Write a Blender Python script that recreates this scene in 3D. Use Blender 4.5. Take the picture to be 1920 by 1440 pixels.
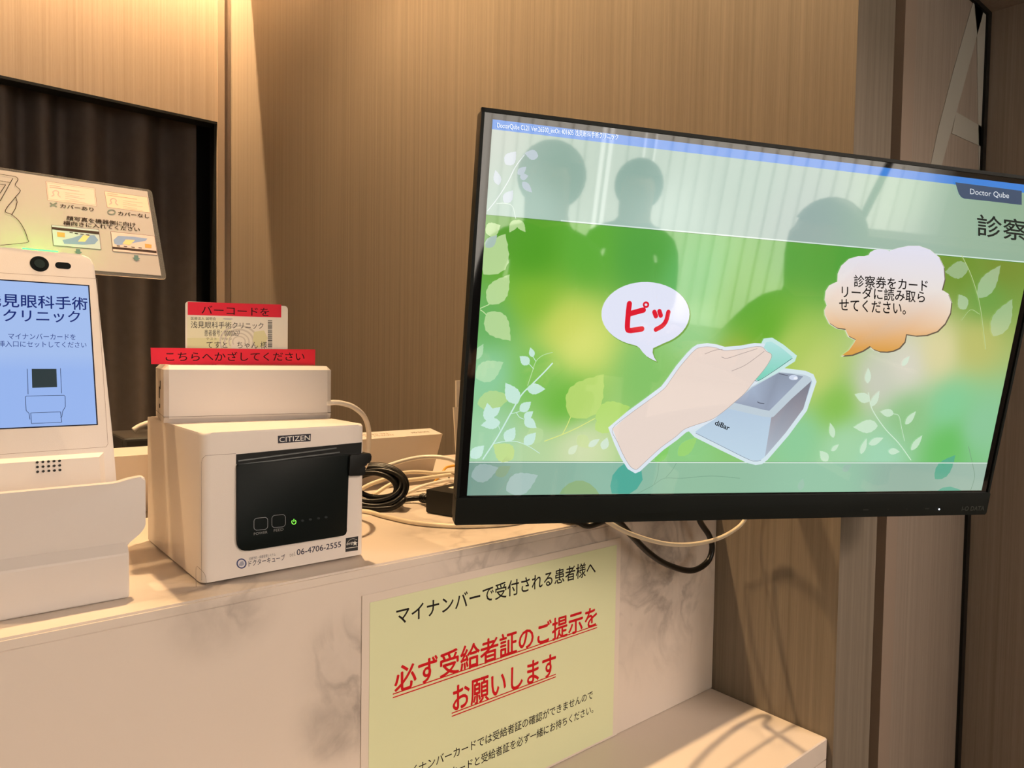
import bpy, bmesh, math, random
from mathutils import Vector, Matrix

# ------------------------------------------------------------------ camera, world, light, exposure
scene = bpy.context.scene
for _o in list(bpy.data.objects):
    bpy.data.objects.remove(_o)
C = scene.collection
CZ = 1.1714                       # height of the lens above the floor
YAW, PITCH, ROLL = (math.radians(a) for a in (39.877, 2.244, -0.9037))
fw = Vector((math.sin(YAW)*math.cos(PITCH), math.cos(YAW)*math.cos(PITCH), -math.sin(PITCH)))
r0 = Vector((math.cos(YAW), -math.sin(YAW), 0.0)); d0 = fw.cross(r0)
rt = r0*math.cos(ROLL) + d0*math.sin(ROLL); dn = fw.cross(rt)
cam_data = bpy.data.cameras.new('camera'); cam = bpy.data.objects.new('camera', cam_data); C.objects.link(cam)
cam.matrix_world = Matrix(((rt.x, -dn.x, -fw.x, 0), (rt.y, -dn.y, -fw.y, 0), (rt.z, -dn.z, -fw.z, CZ), (0, 0, 0, 1)))
cam_data.sensor_fit = 'HORIZONTAL'; cam_data.sensor_width = 36.0; cam_data.lens = 36.0*1331/1920
cam_data.clip_start = 0.02; cam_data.clip_end = 60
scene.camera = cam
scene.view_settings.view_transform = 'Standard'; scene.view_settings.look = 'None'
scene.view_settings.exposure = 0.0; scene.view_settings.gamma = 1.0; scene.view_settings.use_curve_mapping = False
world = bpy.data.worlds.new('world'); scene.world = world; world.use_nodes = True
world.node_tree.nodes['Background'].inputs[0].default_value = (1.0, 0.82, 0.66, 1); world.node_tree.nodes['Background'].inputs[1].default_value = 0.03

def point(name, loc, power, col, r=0.03, spot=None, target=None):
    L = bpy.data.lights.new(name, 'SPOT' if spot else 'POINT'); L.energy = power; L.color = col; L.shadow_soft_size = r
    o = bpy.data.objects.new(name, L); C.objects.link(o); o.location = (loc[0], loc[1], loc[2]+CZ)
    if spot:
        L.spot_size = math.radians(spot); L.spot_blend = 0.6
        dv = Vector(target) - Vector(loc); o.rotation_euler = dv.to_track_quat('-Z', 'Y').to_euler()
    return o
def area(name, loc, target, sx, sy, power, col):
    L = bpy.data.lights.new(name, 'AREA'); L.shape = 'RECTANGLE'; L.size = sx; L.size_y = sy; L.energy = power; L.color = col
    o = bpy.data.objects.new(name, L); C.objects.link(o); o.location = (loc[0], loc[1], loc[2]+CZ)
    o.rotation_euler = (Vector(target)-Vector(loc)).to_track_quat('-Z', 'Y').to_euler(); return o
WARM = (1.0, 0.66, 0.34)
point('counter_downlight', (0.40, 0.87, 1.24), 100, WARM, 0.022, 132, (0.42, 0.87, 0))
point('counter_downlight', (-0.55, 0.87, 1.24), 44, WARM, 0.022, 118, (-0.55, 0.87, 0))
point('slot_lamp', (0.66, 2.231, 1.5), 95, (1.0, 0.66, 0.36), 0.004)
point('slot_lamp', (0.10, 2.231, 1.5), 95, (1.0, 0.66, 0.36), 0.004)
area('warm_fill_light', (1.65, -2.05, 1.27), (1.1, -0.9, 0), 1.2, 1.0, 92, (1.0, 0.80, 0.66))  # added warm fill, placed to lift the counter front and right side
WINDOW_GLOW = 6.8

# ------------------------------------------------------------------ traced print, in millimetres on each flat surface
D = {
 'SCR': {"o":[0.332,0.425,0.177],"u":[0.901,-0.434,-0.023],"d":[0.048,0.153,-0.987]},
 'BG': [[2.05,80.8,90,156,52],[39.9,98.37,80,156,38],[84.18,95.18,95,171,57],[42.75,131.81,133,185,52],[84.26,164.38,224,228,123],[71.54,151.79,204,213,95],[47.91,192.35,123,190,85],[12.32,193.53,142,204,161],[9.21,150.62,104,175,95],[77.88,218.52,104,180,57],[21.01,251.31,161,209,171],[53.31,255.64,185,213,161],[90.44,250.69,213,223,180],[130.11,91.87,85,161,66],[180.18,105.94,99,180,99],[232.89,120.74,99,169,57],[186.31,150.71,156,209,142],[151.48,188.92,133,194,104],[237.04,181.32,175,178,61],[281.77,160.48,180,204,99],[258.09,147.29,99,171,47],[313.38,183.56,194,209,114],[341.44,212.71,133,190,76],[307.23,243.68,142,204,156],[354.01,248.35,166,213,171],[377.96,191.53,204,204,190],[410.18,175.27,218,213,199],[442.88,158.77,223,213,161],[483.51,146.82,190,190,109],[485.96,106.02,109,159,71],[448.49,78.66,114,147,52],[496.97,75.33,121,142,52],[420.17,221.41,142,194,133],[467.16,209.94,133,204,152],[504.09,230.68,142,199,156],[475.9,247.26,104,190,95],[397.64,258.52,161,213,180],[310.66,78.86,85,161,61],[267.56,77.43,90,163,66],[199.87,249.72,142,204,133],[222.53,225.03,133,194,104]],  # screen picture colours; the pale patch at right is a painted reflection
 'HD': [[3.12,9.86,180,190,180],[55.76,31.8,142,171,156],[36.6,59.72,180,207,194],[121.21,17.12,142,171,159],[149.37,56.14,175,201,190],[274.1,54.39,152,174,169],[217.23,20.09,152,180,169],[472.59,52.56,152,180,156],[378.15,27.3,166,194,171],[384.08,54.69,161,185,169],[494.3,16.96,142,171,142]],
 'BT': [[5.31,283.43,120,155,142],[55.7,283.66,145,180,160],[127.94,283.98,140,185,165],[204.61,284.33,148,190,160],[344.34,290.24,152,198,168],[434.02,285.37,148,178,162],[517.61,285.74,160,186,170]],
 'G': [["L",[[0.77,66.85],[7.7,57.16],[15.08,44.05],[20.15,32.33],[26.58,22.73]],0.7,[215,225,225],0],["L",[[7.37,60.82],[13.91,60.01],[20.08,61.75],[23.45,70.63]],0.5,[215,230,220],0],["F",[37.46,22.72],[26.49,21.62],0.7,[205,213,225],0.75],["F",[12.31,31.44],[19.86,21.2],0.75,[205,213,225],0.75],["F",[22.38,37.72],[28.75,31.47],0.6,[205,213,225],0.75],["F",[8.13,46.97],[4.71,36.1],0.55,[205,213,225],0.75],["F",[24.36,39.78],[30.87,38.02],0.8,[205,213,225],0.75],["F",[26.43,42.97],[34.94,50.13],0.5,[205,213,225],0.75],["F",[13.27,59.5],[19.74,49.83],0.7,[205,213,225],0.75],["F",[24.15,71.73],[19.21,81.6],0.6,[205,230,170],0.7],["F",[24.51,71.7],[32.08,80.34],0.55,[205,230,170],0.7],["F",[0.64,83.43],[11.81,76.78],0.9,[205,230,170],0.7],["F",[1.07,115.11],[16.28,82.99],0.78,[205,230,170],0.7],["F",[6.97,138.09],[21.96,113.72],0.62,[205,230,170],0.7],["F",[1.41,94.33],[9.73,84.44],0.6,[205,213,225],0.6],["L",[[0.26,141.69],[2.85,140.35],[7.34,138.07]],0.6,[205,230,170],0],["L",[[0.33,142.65],[3.13,144.3],[6.39,147.12]],0.6,[205,230,170],0],["F",[5.85,144.75],[26.82,166.2],0.68,[205,230,170],0.65],["F",[0.66,197.44],[22.39,183.67],0.7,[205,235,190],0.5],["F",[-1.58,182.71],[4.91,169.6],0.5,[205,235,200],0.5],["F",[3.35,218.61],[31.28,211.62],0.6,[205,225,140],0.5],["F",[36.74,264.5],[19.02,252.2],0.8,[205,225,120],0.6],["F",[60.22,239.38],[45.47,251.32],0.8,[190,220,160],0.5],["F",[83.4,228.28],[109.24,190.77],0.75,[195,222,120],0.75],["F",[105.51,228.81],[136.11,218.26],0.7,[185,222,110],0.7],["F",[106.55,238.75],[127.83,225.08],0.7,[185,222,110],0.7],["F",[91.43,244.26],[103.42,254.84],0.7,[205,225,150],0.5],["F",[84.87,260.32],[92.23,252.25],0.6,[225,240,215],0.6],["F",[101.91,253.51],[111.51,246.71],0.5,[215,235,225],0.7],["F",[115.28,256.1],[118.27,245.3],0.7,[215,235,225],0.7],["F",[165.39,266.84],[177.24,251.54],0.55,[130,205,95],0.7],["F",[186.54,261.2],[202.71,244.37],0.55,[160,215,110],0.7],["L",[[11.01,265.24],[21.79,246.36],[31.74,225.63],[39.49,210.14],[47.75,201.02],[57.21,190.58],[63.66,182.77]],1.1,[205,236,226],0],["L",[[44.0,202.39],[46.9,190.93],[49.35,182.04],[54.7,176.82],[62.86,173.99]],0.5,[190,225,170],0],["L",[[49.35,182.04],[45.73,177.17]],0.5,[205,236,226],0],["L",[[47.97,188.37],[43.06,183.53]],0.5,[205,236,226],0],["L",[[31.15,226.28],[36.82,224.89],[39.3,223.55]],0.5,[205,236,226],0],["L",[[36.18,224.9],[39.07,228.7],[43.1,230.56]],0.5,[205,236,226],0],["L",[[19.61,251.55],[27.19,249.93],[38.83,249.82],[49.62,253.91],[59.36,259.78]],0.5,[205,236,226],0],["L",[[23.86,239.88],[20.88,234.15]],0.5,[205,236,226],0],["L",[[62.41,249.2],[77.84,243.1],[90.71,236.98],[105.1,228.82]],0.6,[225,232,130],0],["L",[[77.6,243.37],[81.11,235.15],[83.4,228.28]],0.6,[225,232,130],0],["F",[46.49,178.64],[43.65,170.78],0.6,[205,236,226],0.88],["F",[43.79,184.5],[35.36,178.2],0.75,[205,236,226],0.88],["F",[36.87,217.46],[25.32,200.42],0.62,[205,236,226],0.88],["F",[43.57,204.94],[59.38,204.76],0.6,[205,236,226],0.88],["F",[39.33,223.94],[48.09,215.67],0.7,[205,236,226],0.88],["F",[15.13,233.85],[11.42,217.41],0.6,[205,236,226],0.88],["F",[14.11,228.51],[22.67,220.71],0.6,[205,236,226],0.88],["F",[23.38,233.46],[7.34,236.27],0.6,[205,236,226],0.88],["F",[43.44,229.91],[50.59,223.71],0.7,[205,236,226],0.88],["F",[43.73,230.29],[54.56,237.9],0.65,[205,236,226],0.88],["F",[29.09,249.52],[36.29,237.51],0.75,[205,236,226],0.88],["F",[45.56,252.37],[54.5,241.81],0.7,[205,236,226],0.88],["F",[1.14,263.97],[11.44,253.3],0.7,[205,236,226],0.88],["L",[[372.3,199.36],[377.27,211.58],[385.22,221.67],[398.99,234.76],[416.48,248.06],[434.1,264.69]],0.7,[215,238,215],0],["L",[[404.29,219.09],[410.75,221.19],[417.06,234.51],[422.61,245.74]],0.4,[215,238,215],0],["F",[369.74,190.79],[367.3,176.14],0.45,[215,238,215],0.7],["F",[375.5,206.96],[357.39,201.2],0.5,[215,238,215],0.7],["F",[378.01,212.73],[383.95,197.31],0.45,[215,238,215],0.7],["F",[388.87,231.2],[362.2,232.62],0.5,[215,238,215],0.7],["F",[404.29,219.09],[388.71,217.19],0.5,[215,238,215],0.7],["F",[342.66,243.13],[336.2,228.79],0.4,[215,238,215],0.7],["F",[419.75,229.24],[429.08,216.08],0.45,[215,238,215],0.7],["F",[375.77,258.86],[379.08,243.18],0.4,[215,238,215],0.7],["F",[382.64,249.1],[397.72,242.68],0.45,[215,238,215],0.7],["F",[431.94,254.76],[441.67,239.63],0.42,[215,238,215],0.7],["F",[340.59,265.69],[330.23,255.85],0.6,[215,238,215],0.7],["F",[405.94,255.68],[419.12,256.36],0.5,[215,238,215],0.7],["F",[342.6,256.07],[349.62,249.38],0.5,[215,238,215],0.7],["F",[403.9,173.12],[410.34,163.53],0.5,[215,238,215],0.7],["L",[[446.71,67.95],[458.49,81.01],[469.08,95.79],[480.01,115.1],[495.85,153.63]],0.6,[190,210,150],0],["L",[[480.53,120.82],[469.0,117.14],[460.96,127.6]],0.4,[185,210,150],0],["F",[457.31,79.69],[432.05,84.18],0.65,[205,228,200],0.35],["F",[475.02,105.65],[493.37,74.13],0.55,[205,228,200],0.4],["F",[463.62,116.72],[452.1,103.6],0.7,[205,228,200],0.45],["F",[501.7,140.87],[515.06,104.47],0.62,[205,228,200],0.35],["P",[[134.21,165.99],[128.86,164.99],[123.76,163.49],[119.02,161.53],[114.74,159.16],[110.99,156.41],[107.84,153.34],[105.36,150.01],[103.57,146.5],[102.52,142.85],[102.22,139.15],[102.67,135.46],[103.87,131.86],[105.78,128.4],[108.37,125.17],[111.59,122.2],[115.39,119.56],[119.69,117.3],[124.41,115.45],[129.47,114.06],[134.78,113.15],[140.24,112.74],[145.74,112.84],[151.19,113.45],[156.47,114.57],[161.49,116.18],[166.15,118.25],[170.35,120.75],[174.0,123.62],[177.03,126.82],[179.37,130.29],[180.97,133.96],[181.79,137.74],[181.8,141.57],[181.01,145.36],[179.43,149.04],[177.1,152.52],[174.06,155.74],[170.38,158.63],[166.13,161.13],[161.42,163.2],[152.07,167.93],[152.03,171.41],[153.97,175.38],[156.97,179.27],[151.94,177.59],[146.68,175.02],[142.86,171.95],[139.53,168.45],[136.97,166.79]],[120,165,70]],["P",[[133.19,164.92],[127.85,163.92],[122.78,162.43],[118.07,160.49],[113.82,158.13],[110.11,155.4],[106.99,152.37],[104.53,149.08],[102.76,145.6],[101.73,142.0],[101.43,138.34],[101.88,134.7],[103.06,131.13],[104.96,127.71],[107.53,124.5],[110.73,121.56],[114.49,118.94],[118.76,116.69],[123.46,114.85],[128.49,113.46],[133.77,112.56],[139.2,112.15],[144.67,112.24],[150.09,112.85],[155.34,113.97],[160.33,115.56],[164.95,117.62],[169.11,120.09],[172.73,122.94],[175.73,126.11],[178.04,129.54],[179.62,133.16],[180.42,136.9],[180.44,140.68],[179.66,144.43],[178.1,148.07],[175.78,151.52],[172.77,154.71],[169.11,157.58],[164.9,160.07],[160.2,162.13],[150.74,166.92],[150.7,170.57],[152.67,174.61],[155.57,178.17],[150.94,176.51],[145.73,173.97],[141.95,170.92],[138.62,167.42],[135.99,165.72]],[226,229,246]],["L",[[125.03,130.8],[124.96,139.61],[125.59,150.97],[127.85,152.9],[132.56,152.29],[138.59,151.11]],4.6,[222,28,48],0],["L",[[124.96,139.61],[130.19,137.82],[138.08,135.37]],4.6,[222,28,48],0],["L",[[141.9,130.73],[141.83,131.46],[141.46,132.09],[140.85,132.54],[140.09,132.73],[139.29,132.63],[138.58,132.26],[138.06,131.67],[137.82,130.96],[137.89,130.23],[138.26,129.6],[138.87,129.15],[139.63,128.96],[140.43,129.06],[141.14,129.43],[141.66,130.02]],1.7,[222,28,48],1],["L",[[148.11,136.47],[149.9,139.81]],4.0,[222,28,48],0],["L",[[152.56,135.6],[154.24,139.08]],4.0,[222,28,48],0],["L",[[160.78,135.79],[159.74,142.89],[156.84,147.53],[151.29,151.01]],4.0,[222,28,48],0],["P",[[346.95,75.14],[348.01,72.75],[351.85,70.46],[359.0,68.82],[364.96,69.21],[368.15,70.09],[371.57,68.47],[376.2,66.9],[387.14,64.04],[398.71,63.17],[411.2,65.7],[422.93,71.84],[430.5,80.5],[434.12,91.61],[433.35,101.04],[440.6,103.96],[446.41,111.75],[447.55,121.92],[443.76,132.33],[436.63,140.02],[425.23,144.22],[413.34,145.48],[402.84,144.64],[402.7,151.26],[397.84,157.42],[391.47,160.35],[384.84,161.64],[376.3,161.69],[369.03,159.79],[364.95,157.39],[358.68,161.63],[347.91,165.92],[335.76,166.92],[342.88,160.73],[347.08,153.71],[347.89,151.56],[339.71,148.65],[335.42,142.75],[326.77,142.1],[317.74,137.98],[311.78,130.51],[310.64,126.19],[312.3,121.87],[309.27,117.05],[308.84,109.39],[311.53,104.26],[316.01,101.88],[319.23,100.48],[318.36,93.51],[320.6,86.48],[327.43,79.84],[336.59,76.86],[342.85,76.41]],[220,222,200]],["P",[[348.48,76.13],[349.58,73.66],[353.14,71.53],[360.04,69.95],[365.76,70.33],[369.2,71.29],[372.89,69.54],[377.44,67.99],[388.29,65.17],[399.65,64.32],[411.86,66.8],[423.31,72.8],[430.69,81.23],[434.23,92.09],[433.42,101.92],[441.0,104.97],[446.55,112.41],[447.65,122.28],[443.95,132.46],[437.01,139.96],[425.88,144.05],[414.18,145.3],[402.96,144.39],[402.81,151.5],[398.16,157.39],[392.03,160.21],[385.59,161.47],[377.26,161.52],[370.26,159.68],[365.77,157.05],[359.11,161.55],[348.5,165.77],[337.72,167.03],[344.47,161.72],[348.75,154.55],[349.82,151.72],[341.13,148.63],[336.75,142.61],[327.82,141.94],[319.14,137.98],[313.39,130.79],[312.33,126.78],[314.03,122.36],[310.92,117.41],[310.5,110.05],[313.04,105.21],[317.31,102.94],[320.94,101.37],[320.03,94.09],[322.19,87.3],[328.81,80.86],[337.71,77.97],[343.98,77.52]],[105,92,75]],["G",[[347.32,75.15],[348.42,72.68],[351.98,70.55],[358.88,68.97],[364.59,69.35],[368.02,70.3],[371.71,68.55],[376.26,67.01],[387.09,64.18],[398.44,63.33],[410.63,65.8],[422.07,71.79],[429.43,80.21],[432.96,91.06],[432.16,100.88],[439.73,103.92],[445.26,111.35],[446.36,121.22],[442.66,131.39],[435.72,138.87],[424.6,142.97],[412.92,144.22],[401.72,143.32],[401.56,150.42],[396.92,156.31],[390.79,159.12],[384.36,160.38],[376.04,160.44],[369.05,158.6],[364.56,155.98],[357.91,160.47],[347.32,164.69],[336.55,165.96],[343.29,160.65],[347.57,153.49],[348.64,150.65],[339.96,147.58],[335.58,141.56],[326.67,140.9],[318.0,136.95],[312.26,129.76],[311.2,125.76],[312.9,121.34],[309.79,116.4],[309.38,109.05],[311.91,104.21],[316.18,101.94],[319.81,100.38],[318.9,93.1],[321.06,86.31],[327.67,79.88],[336.57,76.99],[342.83,76.54]],[[69.56,[226,224,238]],[108.09,[234,224,214]],[128.45,[236,208,180]],[142.2,[230,182,130]],[161.68,[218,158,70]]]],["T","診察券をカード",[337.36,103.7],[416.53,103.22],[335.34,93.34],[12,12,14],0.012],["T","リーダに読み取ら",[326.66,114.07],[415.84,113.73],[324.63,103.42],[12,12,14],0.012],["T","せてください。",[326.16,125.62],[397.37,125.52],[324.13,114.89],[12,12,14],0.012],["P",[[193.72,238.85],[203.26,231.4],[214.48,224.39],[222.85,215.27],[231.75,205.56],[246.98,194.48],[260.0,186.45],[272.93,179.32],[287.42,180.09],[301.48,181.2],[310.08,184.08],[314.59,190.75],[309.31,217.86],[294.16,241.61],[276.3,264.6],[271.12,268.76],[264.73,269.63],[255.31,267.54],[227.34,255.85],[199.87,244.02]],[214,230,236]],["P",[[244.75,192.49],[256.41,195.27],[289.02,172.96],[290.06,167.78],[275.17,158.69],[262.52,152.79],[254.26,154.1],[250.94,162.6],[259.21,168.76]],[200,232,228]],["P",[[117.82,236.49],[133.29,222.36],[147.39,211.33],[162.2,199.45],[166.96,192.43],[173.91,180.99],[182.24,169.92],[186.74,164.99],[190.88,162.04],[200.39,160.36],[209.83,161.16],[217.73,162.95],[232.19,161.28],[245.8,158.4],[255.25,158.41],[260.36,162.42],[266.89,165.28],[268.32,171.07],[265.06,178.53],[260.79,185.3],[254.37,193.66],[245.86,205.68],[236.73,214.24],[228.79,221.51],[216.91,230.24],[201.06,235.85],[191.06,239.83],[183.68,246.6],[171.45,255.98],[160.73,266.37],[151.71,275.53],[147.4,277.27],[140.01,273.39],[132.35,263.3],[124.89,250.48]],[220,230,240]],["P",[[199.7,239.21],[205.89,234.47],[217.39,227.3],[226.08,217.82],[234.78,208.34],[249.66,197.52],[262.52,189.6],[274.39,183.07],[287.58,183.79],[300.97,184.87],[307.34,187.01],[310.06,191.06],[305.15,216.16],[290.42,239.24],[272.92,261.77],[268.83,265.06],[264.32,265.68],[256.18,263.89],[228.64,252.43],[201.8,240.93]],[186,206,224]],["G",[[199.7,239.21],[205.89,234.47],[217.39,227.3],[226.08,217.82],[248.22,221.11],[273.33,223.94],[273.32,235.86],[272.92,261.77],[268.83,265.06],[264.32,265.68],[256.18,263.89],[228.64,252.43],[201.8,240.93]],[[218.67,[182,202,222]],[254.08,[192,214,230]]]],["G",[[273.43,224.53],[291.56,206.95],[309.19,189.9],[305.15,216.16],[290.42,239.24],[272.92,261.77],[273.32,235.86]],[[194.03,[120,122,135]],[224.75,[160,156,165]],[253.8,[176,186,200]]]],["P",[[225.91,216.67],[249.57,196.94],[262.52,189.6],[274.39,183.07],[300.97,184.87],[307.34,187.01],[309.45,189.89],[291.56,206.95],[275.95,223.89],[273.49,224.89],[265.55,224.32],[248.22,221.11]],[192,206,216]],["G",[[234.07,212.07],[249.75,198.09],[262.65,190.41],[274.51,183.76],[287.7,184.48],[299.9,186.31],[289.94,197.54],[278.83,209.62],[270.5,218.66],[265.86,218.17]],[[183.76,[140,150,168]],[196.74,[168,182,204]],[216.96,[150,160,180]]]],["P",[[294.29,187.54],[294.3,187.91],[294.19,188.27],[293.98,188.62],[293.67,188.94],[293.27,189.24],[292.77,189.49],[292.21,189.7],[291.59,189.86],[290.92,189.97],[290.23,190.02],[289.53,190.01],[288.83,189.95],[288.16,189.83],[287.54,189.65],[286.97,189.43],[286.46,189.17],[286.05,188.87],[285.72,188.54],[285.5,188.19],[285.38,187.83],[285.38,187.46],[285.48,187.1],[285.69,186.76],[286.0,186.44],[286.4,186.14],[286.89,185.89],[287.45,185.68],[288.07,185.52],[288.74,185.41],[289.43,185.36],[290.13,185.37],[290.82,185.43],[291.49,185.55],[292.12,185.72],[292.69,185.94],[293.2,186.2],[293.62,186.5],[293.94,186.83],[294.17,187.18]],[205,215,235]],["P",[[294.41,188.24],[294.42,188.46],[294.38,188.68],[294.29,188.89],[294.15,189.08],[293.96,189.25],[293.74,189.4],[293.48,189.53],[293.19,189.62],[292.88,189.68],[292.55,189.71],[292.22,189.7],[291.89,189.66],[291.57,189.59],[291.27,189.48],[290.99,189.35],[290.75,189.19],[290.55,189.0],[290.39,188.81],[290.27,188.59],[290.21,188.38],[290.2,188.16],[290.24,187.94],[290.33,187.74],[290.47,187.54],[290.65,187.37],[290.88,187.22],[291.14,187.1],[291.43,187.0],[291.74,186.94],[292.07,186.91],[292.4,186.92],[292.73,186.96],[293.04,187.03],[293.35,187.14],[293.62,187.27],[293.86,187.43],[294.07,187.62],[294.23,187.82],[294.34,188.03]],[235,240,250]],["L",[[256.89,210.72],[259.65,211.83],[264.26,212.31]],0.7,[80,85,100],0],["L",[[274.64,184.57],[284.06,186.24]],0.6,[90,95,110],0],["T","diBar",[218.14,232.53],[233.11,237.83],[217.97,227.87],[15,20,25],2],["L",[[200.48,240.36],[228.64,252.43],[256.5,264.25],[264.34,265.8],[269.49,265.06]],0.4,[120,130,150],0],["G",[[249.84,190.57],[255.12,191.57],[285.36,170.86],[285.71,169.11],[273.38,161.56],[262.23,156.33],[257.25,157.12],[255.45,161.74],[264.18,168.23]],[[156.56,[180,226,224]],[190.18,[120,208,182]]]],["L",[[249.84,190.57],[255.12,191.57],[269.1,182.44],[285.91,170.26]],0.5,[60,110,105],0],["P",[[121.79,237.4],[135.6,224.78],[149.67,213.81],[164.85,201.63],[169.89,194.19],[176.81,182.79],[185.0,171.91],[189.21,167.3],[192.52,164.94],[200.84,163.48],[209.52,164.23],[217.82,166.13],[233.12,164.37],[246.53,161.55],[254.15,161.57],[258.53,165.03],[263.78,167.33],[264.56,170.5],[261.75,176.93],[257.66,183.4],[251.3,191.68],[242.93,203.5],[234.04,211.84],[226.25,218.98],[214.88,227.34],[199.44,232.82],[188.89,237.03],[181.22,244.08],[168.98,253.47],[158.15,263.98],[149.54,272.72],[147.24,273.65],[142.13,270.98],[135.11,261.76],[127.79,249.22]],[232,214,203]],["L",[[121.79,237.4],[135.6,224.78],[149.67,213.81],[164.85,201.63],[169.89,194.19],[176.81,182.79],[185.0,171.91],[189.21,167.3],[192.52,164.94],[200.84,163.48],[209.52,164.23],[217.82,166.13],[233.12,164.37],[246.53,161.55],[254.15,161.57],[258.53,165.03],[263.78,167.33],[264.56,170.5],[261.75,176.93],[257.66,183.4],[251.3,191.68],[242.93,203.5],[234.04,211.84],[226.25,218.98],[214.88,227.34],[199.44,232.82],[188.89,237.03],[181.22,244.08],[168.98,253.47],[158.15,263.98],[149.54,272.72],[147.24,273.65],[142.13,270.98],[135.11,261.76],[127.79,249.22]],0.35,[170,150,140],1],["L",[[215.56,171.84],[221.28,172.74],[233.76,168.52],[249.31,163.13]],0.45,[165,150,145],0],["L",[[227.31,183.86],[239.08,178.55],[249.31,171.09],[256.63,165.1]],0.45,[165,150,145],0],["L",[[199.3,169.9],[208.57,166.17],[215.81,165.09]],0.45,[165,150,145],0]],
 'U': [["P",[[80.1,295.99],[82.39,291.37],[87.4,286.64],[93.99,283.95],[100.19,283.97],[106.7,286.75],[112.77,291.6],[116.35,296.33]],[140,175,125]],["F",[135.85,296.24],[145.29,266.88],0.75,[70,165,150],0.9],["P",[[128.0,295.89],[125.82,288.93],[126.87,279.27],[131.75,272.4],[138.27,267.58],[143.87,266.89],[153.43,275.17],[155.58,283.53],[151.1,291.89],[144.43,296.32]],[82,170,152]],["L",[[151.63,296.39],[165.25,289.18],[176.05,282.21],[192.28,282.27],[222.0,280.23],[251.49,282.49]],0.5,[125,165,140],0],["L",[[166.62,288.49],[169.13,279.38],[169.18,268.22]],0.5,[125,165,140],0],["L",[[177.43,281.51],[182.49,275.2],[186.54,266.79]],0.5,[125,165,140],0],["L",[[24.8,295.6],[31.32,286.98],[37.08,277.04]],0.5,[140,165,150],0],["F",[22.92,279.0],[35.31,271.09],0.7,[140,165,125],0.7],["F",[33.04,292.33],[59.71,279.09],0.7,[185,205,205],0.6],["F",[2.48,280.25],[25.02,272.41],0.7,[170,190,190],0.6],["F",[467.12,284.08],[486.06,259.55],0.6,[85,170,140],0.85],["P",[[472.74,296.71],[478.32,293.11],[487.28,292.07],[497.12,294.52],[502.47,297.44]],[105,175,150]],["L",[[499.52,250.44],[508.33,267.63],[514.62,281.88],[513.43,296.25]],0.5,[120,150,125],0],["F",[358.74,275.37],[367.68,269.37],0.7,[160,185,175],0.6],["F",[315.9,294.64],[317.07,282.74],0.6,[165,195,180],0.6]],
 'TB': [["P",[[424.46,5.32],[427.63,10.44],[430.63,14.82],[433.87,17.39],[437.4,18.37],[464.65,18.12],[502.92,18.23],[499.63,5.83]],[62,80,106]],["T","Doctor Qube",[443.12,14.72],[487.14,14.52],[441.76,9.12],[225,230,235],0],["T","診察券の読み取り",[459.76,49.53],[691.75,53.15],[455.09,30.47],[22,32,30],0.01],["T","DoctorQube CL21 Ver.26500_intOn 401605 浅見眼科手術クリニック",[3.69,6.35],[100.69,4.5],[3.32,1.41],[240,245,250],0]],
 'LN': {"t0":[1.4,0.49],"bar0":[1.31,7.57],"bar1":[497.64,6.12],"h0":[0.89,70.46],"h1":[219.8,69.16],"h2":[513.77,67.2],"b0":[-0.76,266.01],"b1":[529.75,267.86]},
 'NS': [["T","マイナンバーで受付される患者様へ",[24.8,24.57],[264.57,25.9],[24.64,9.45],[20,18,16],0.012],["T","必ず受給者証のご提示を",[23.74,82.02],[267.91,82.03],[23.5,59.6],[196,18,30],0.02],["T","お願いします",[83.62,116.92],[209.25,118.63],[83.27,93.67],[196,18,30],0.02],["L",[[21.91,81.88],[268.61,80.99]],1.05,[196,18,30],0],["L",[[21.94,84.87],[268.7,83.75]],1.05,[196,18,30],0],["L",[[82.24,117.2],[209.43,117.38]],1.05,[196,18,30],0],["L",[[82.29,119.97],[209.5,120.01]],1.05,[196,18,30],0],["T","マイナンバーカードでは受給者証の確認ができませんので",[30.42,159.11],[264.09,158.7],[30.31,149.97],[20,18,16],0.008],["T","マイナンバーカードと受給者証を必ず一緒にお持ちください。",[30.6,175.9],[265.28,174.52],[30.5,166.74],[20,18,16],0.008]],
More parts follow.
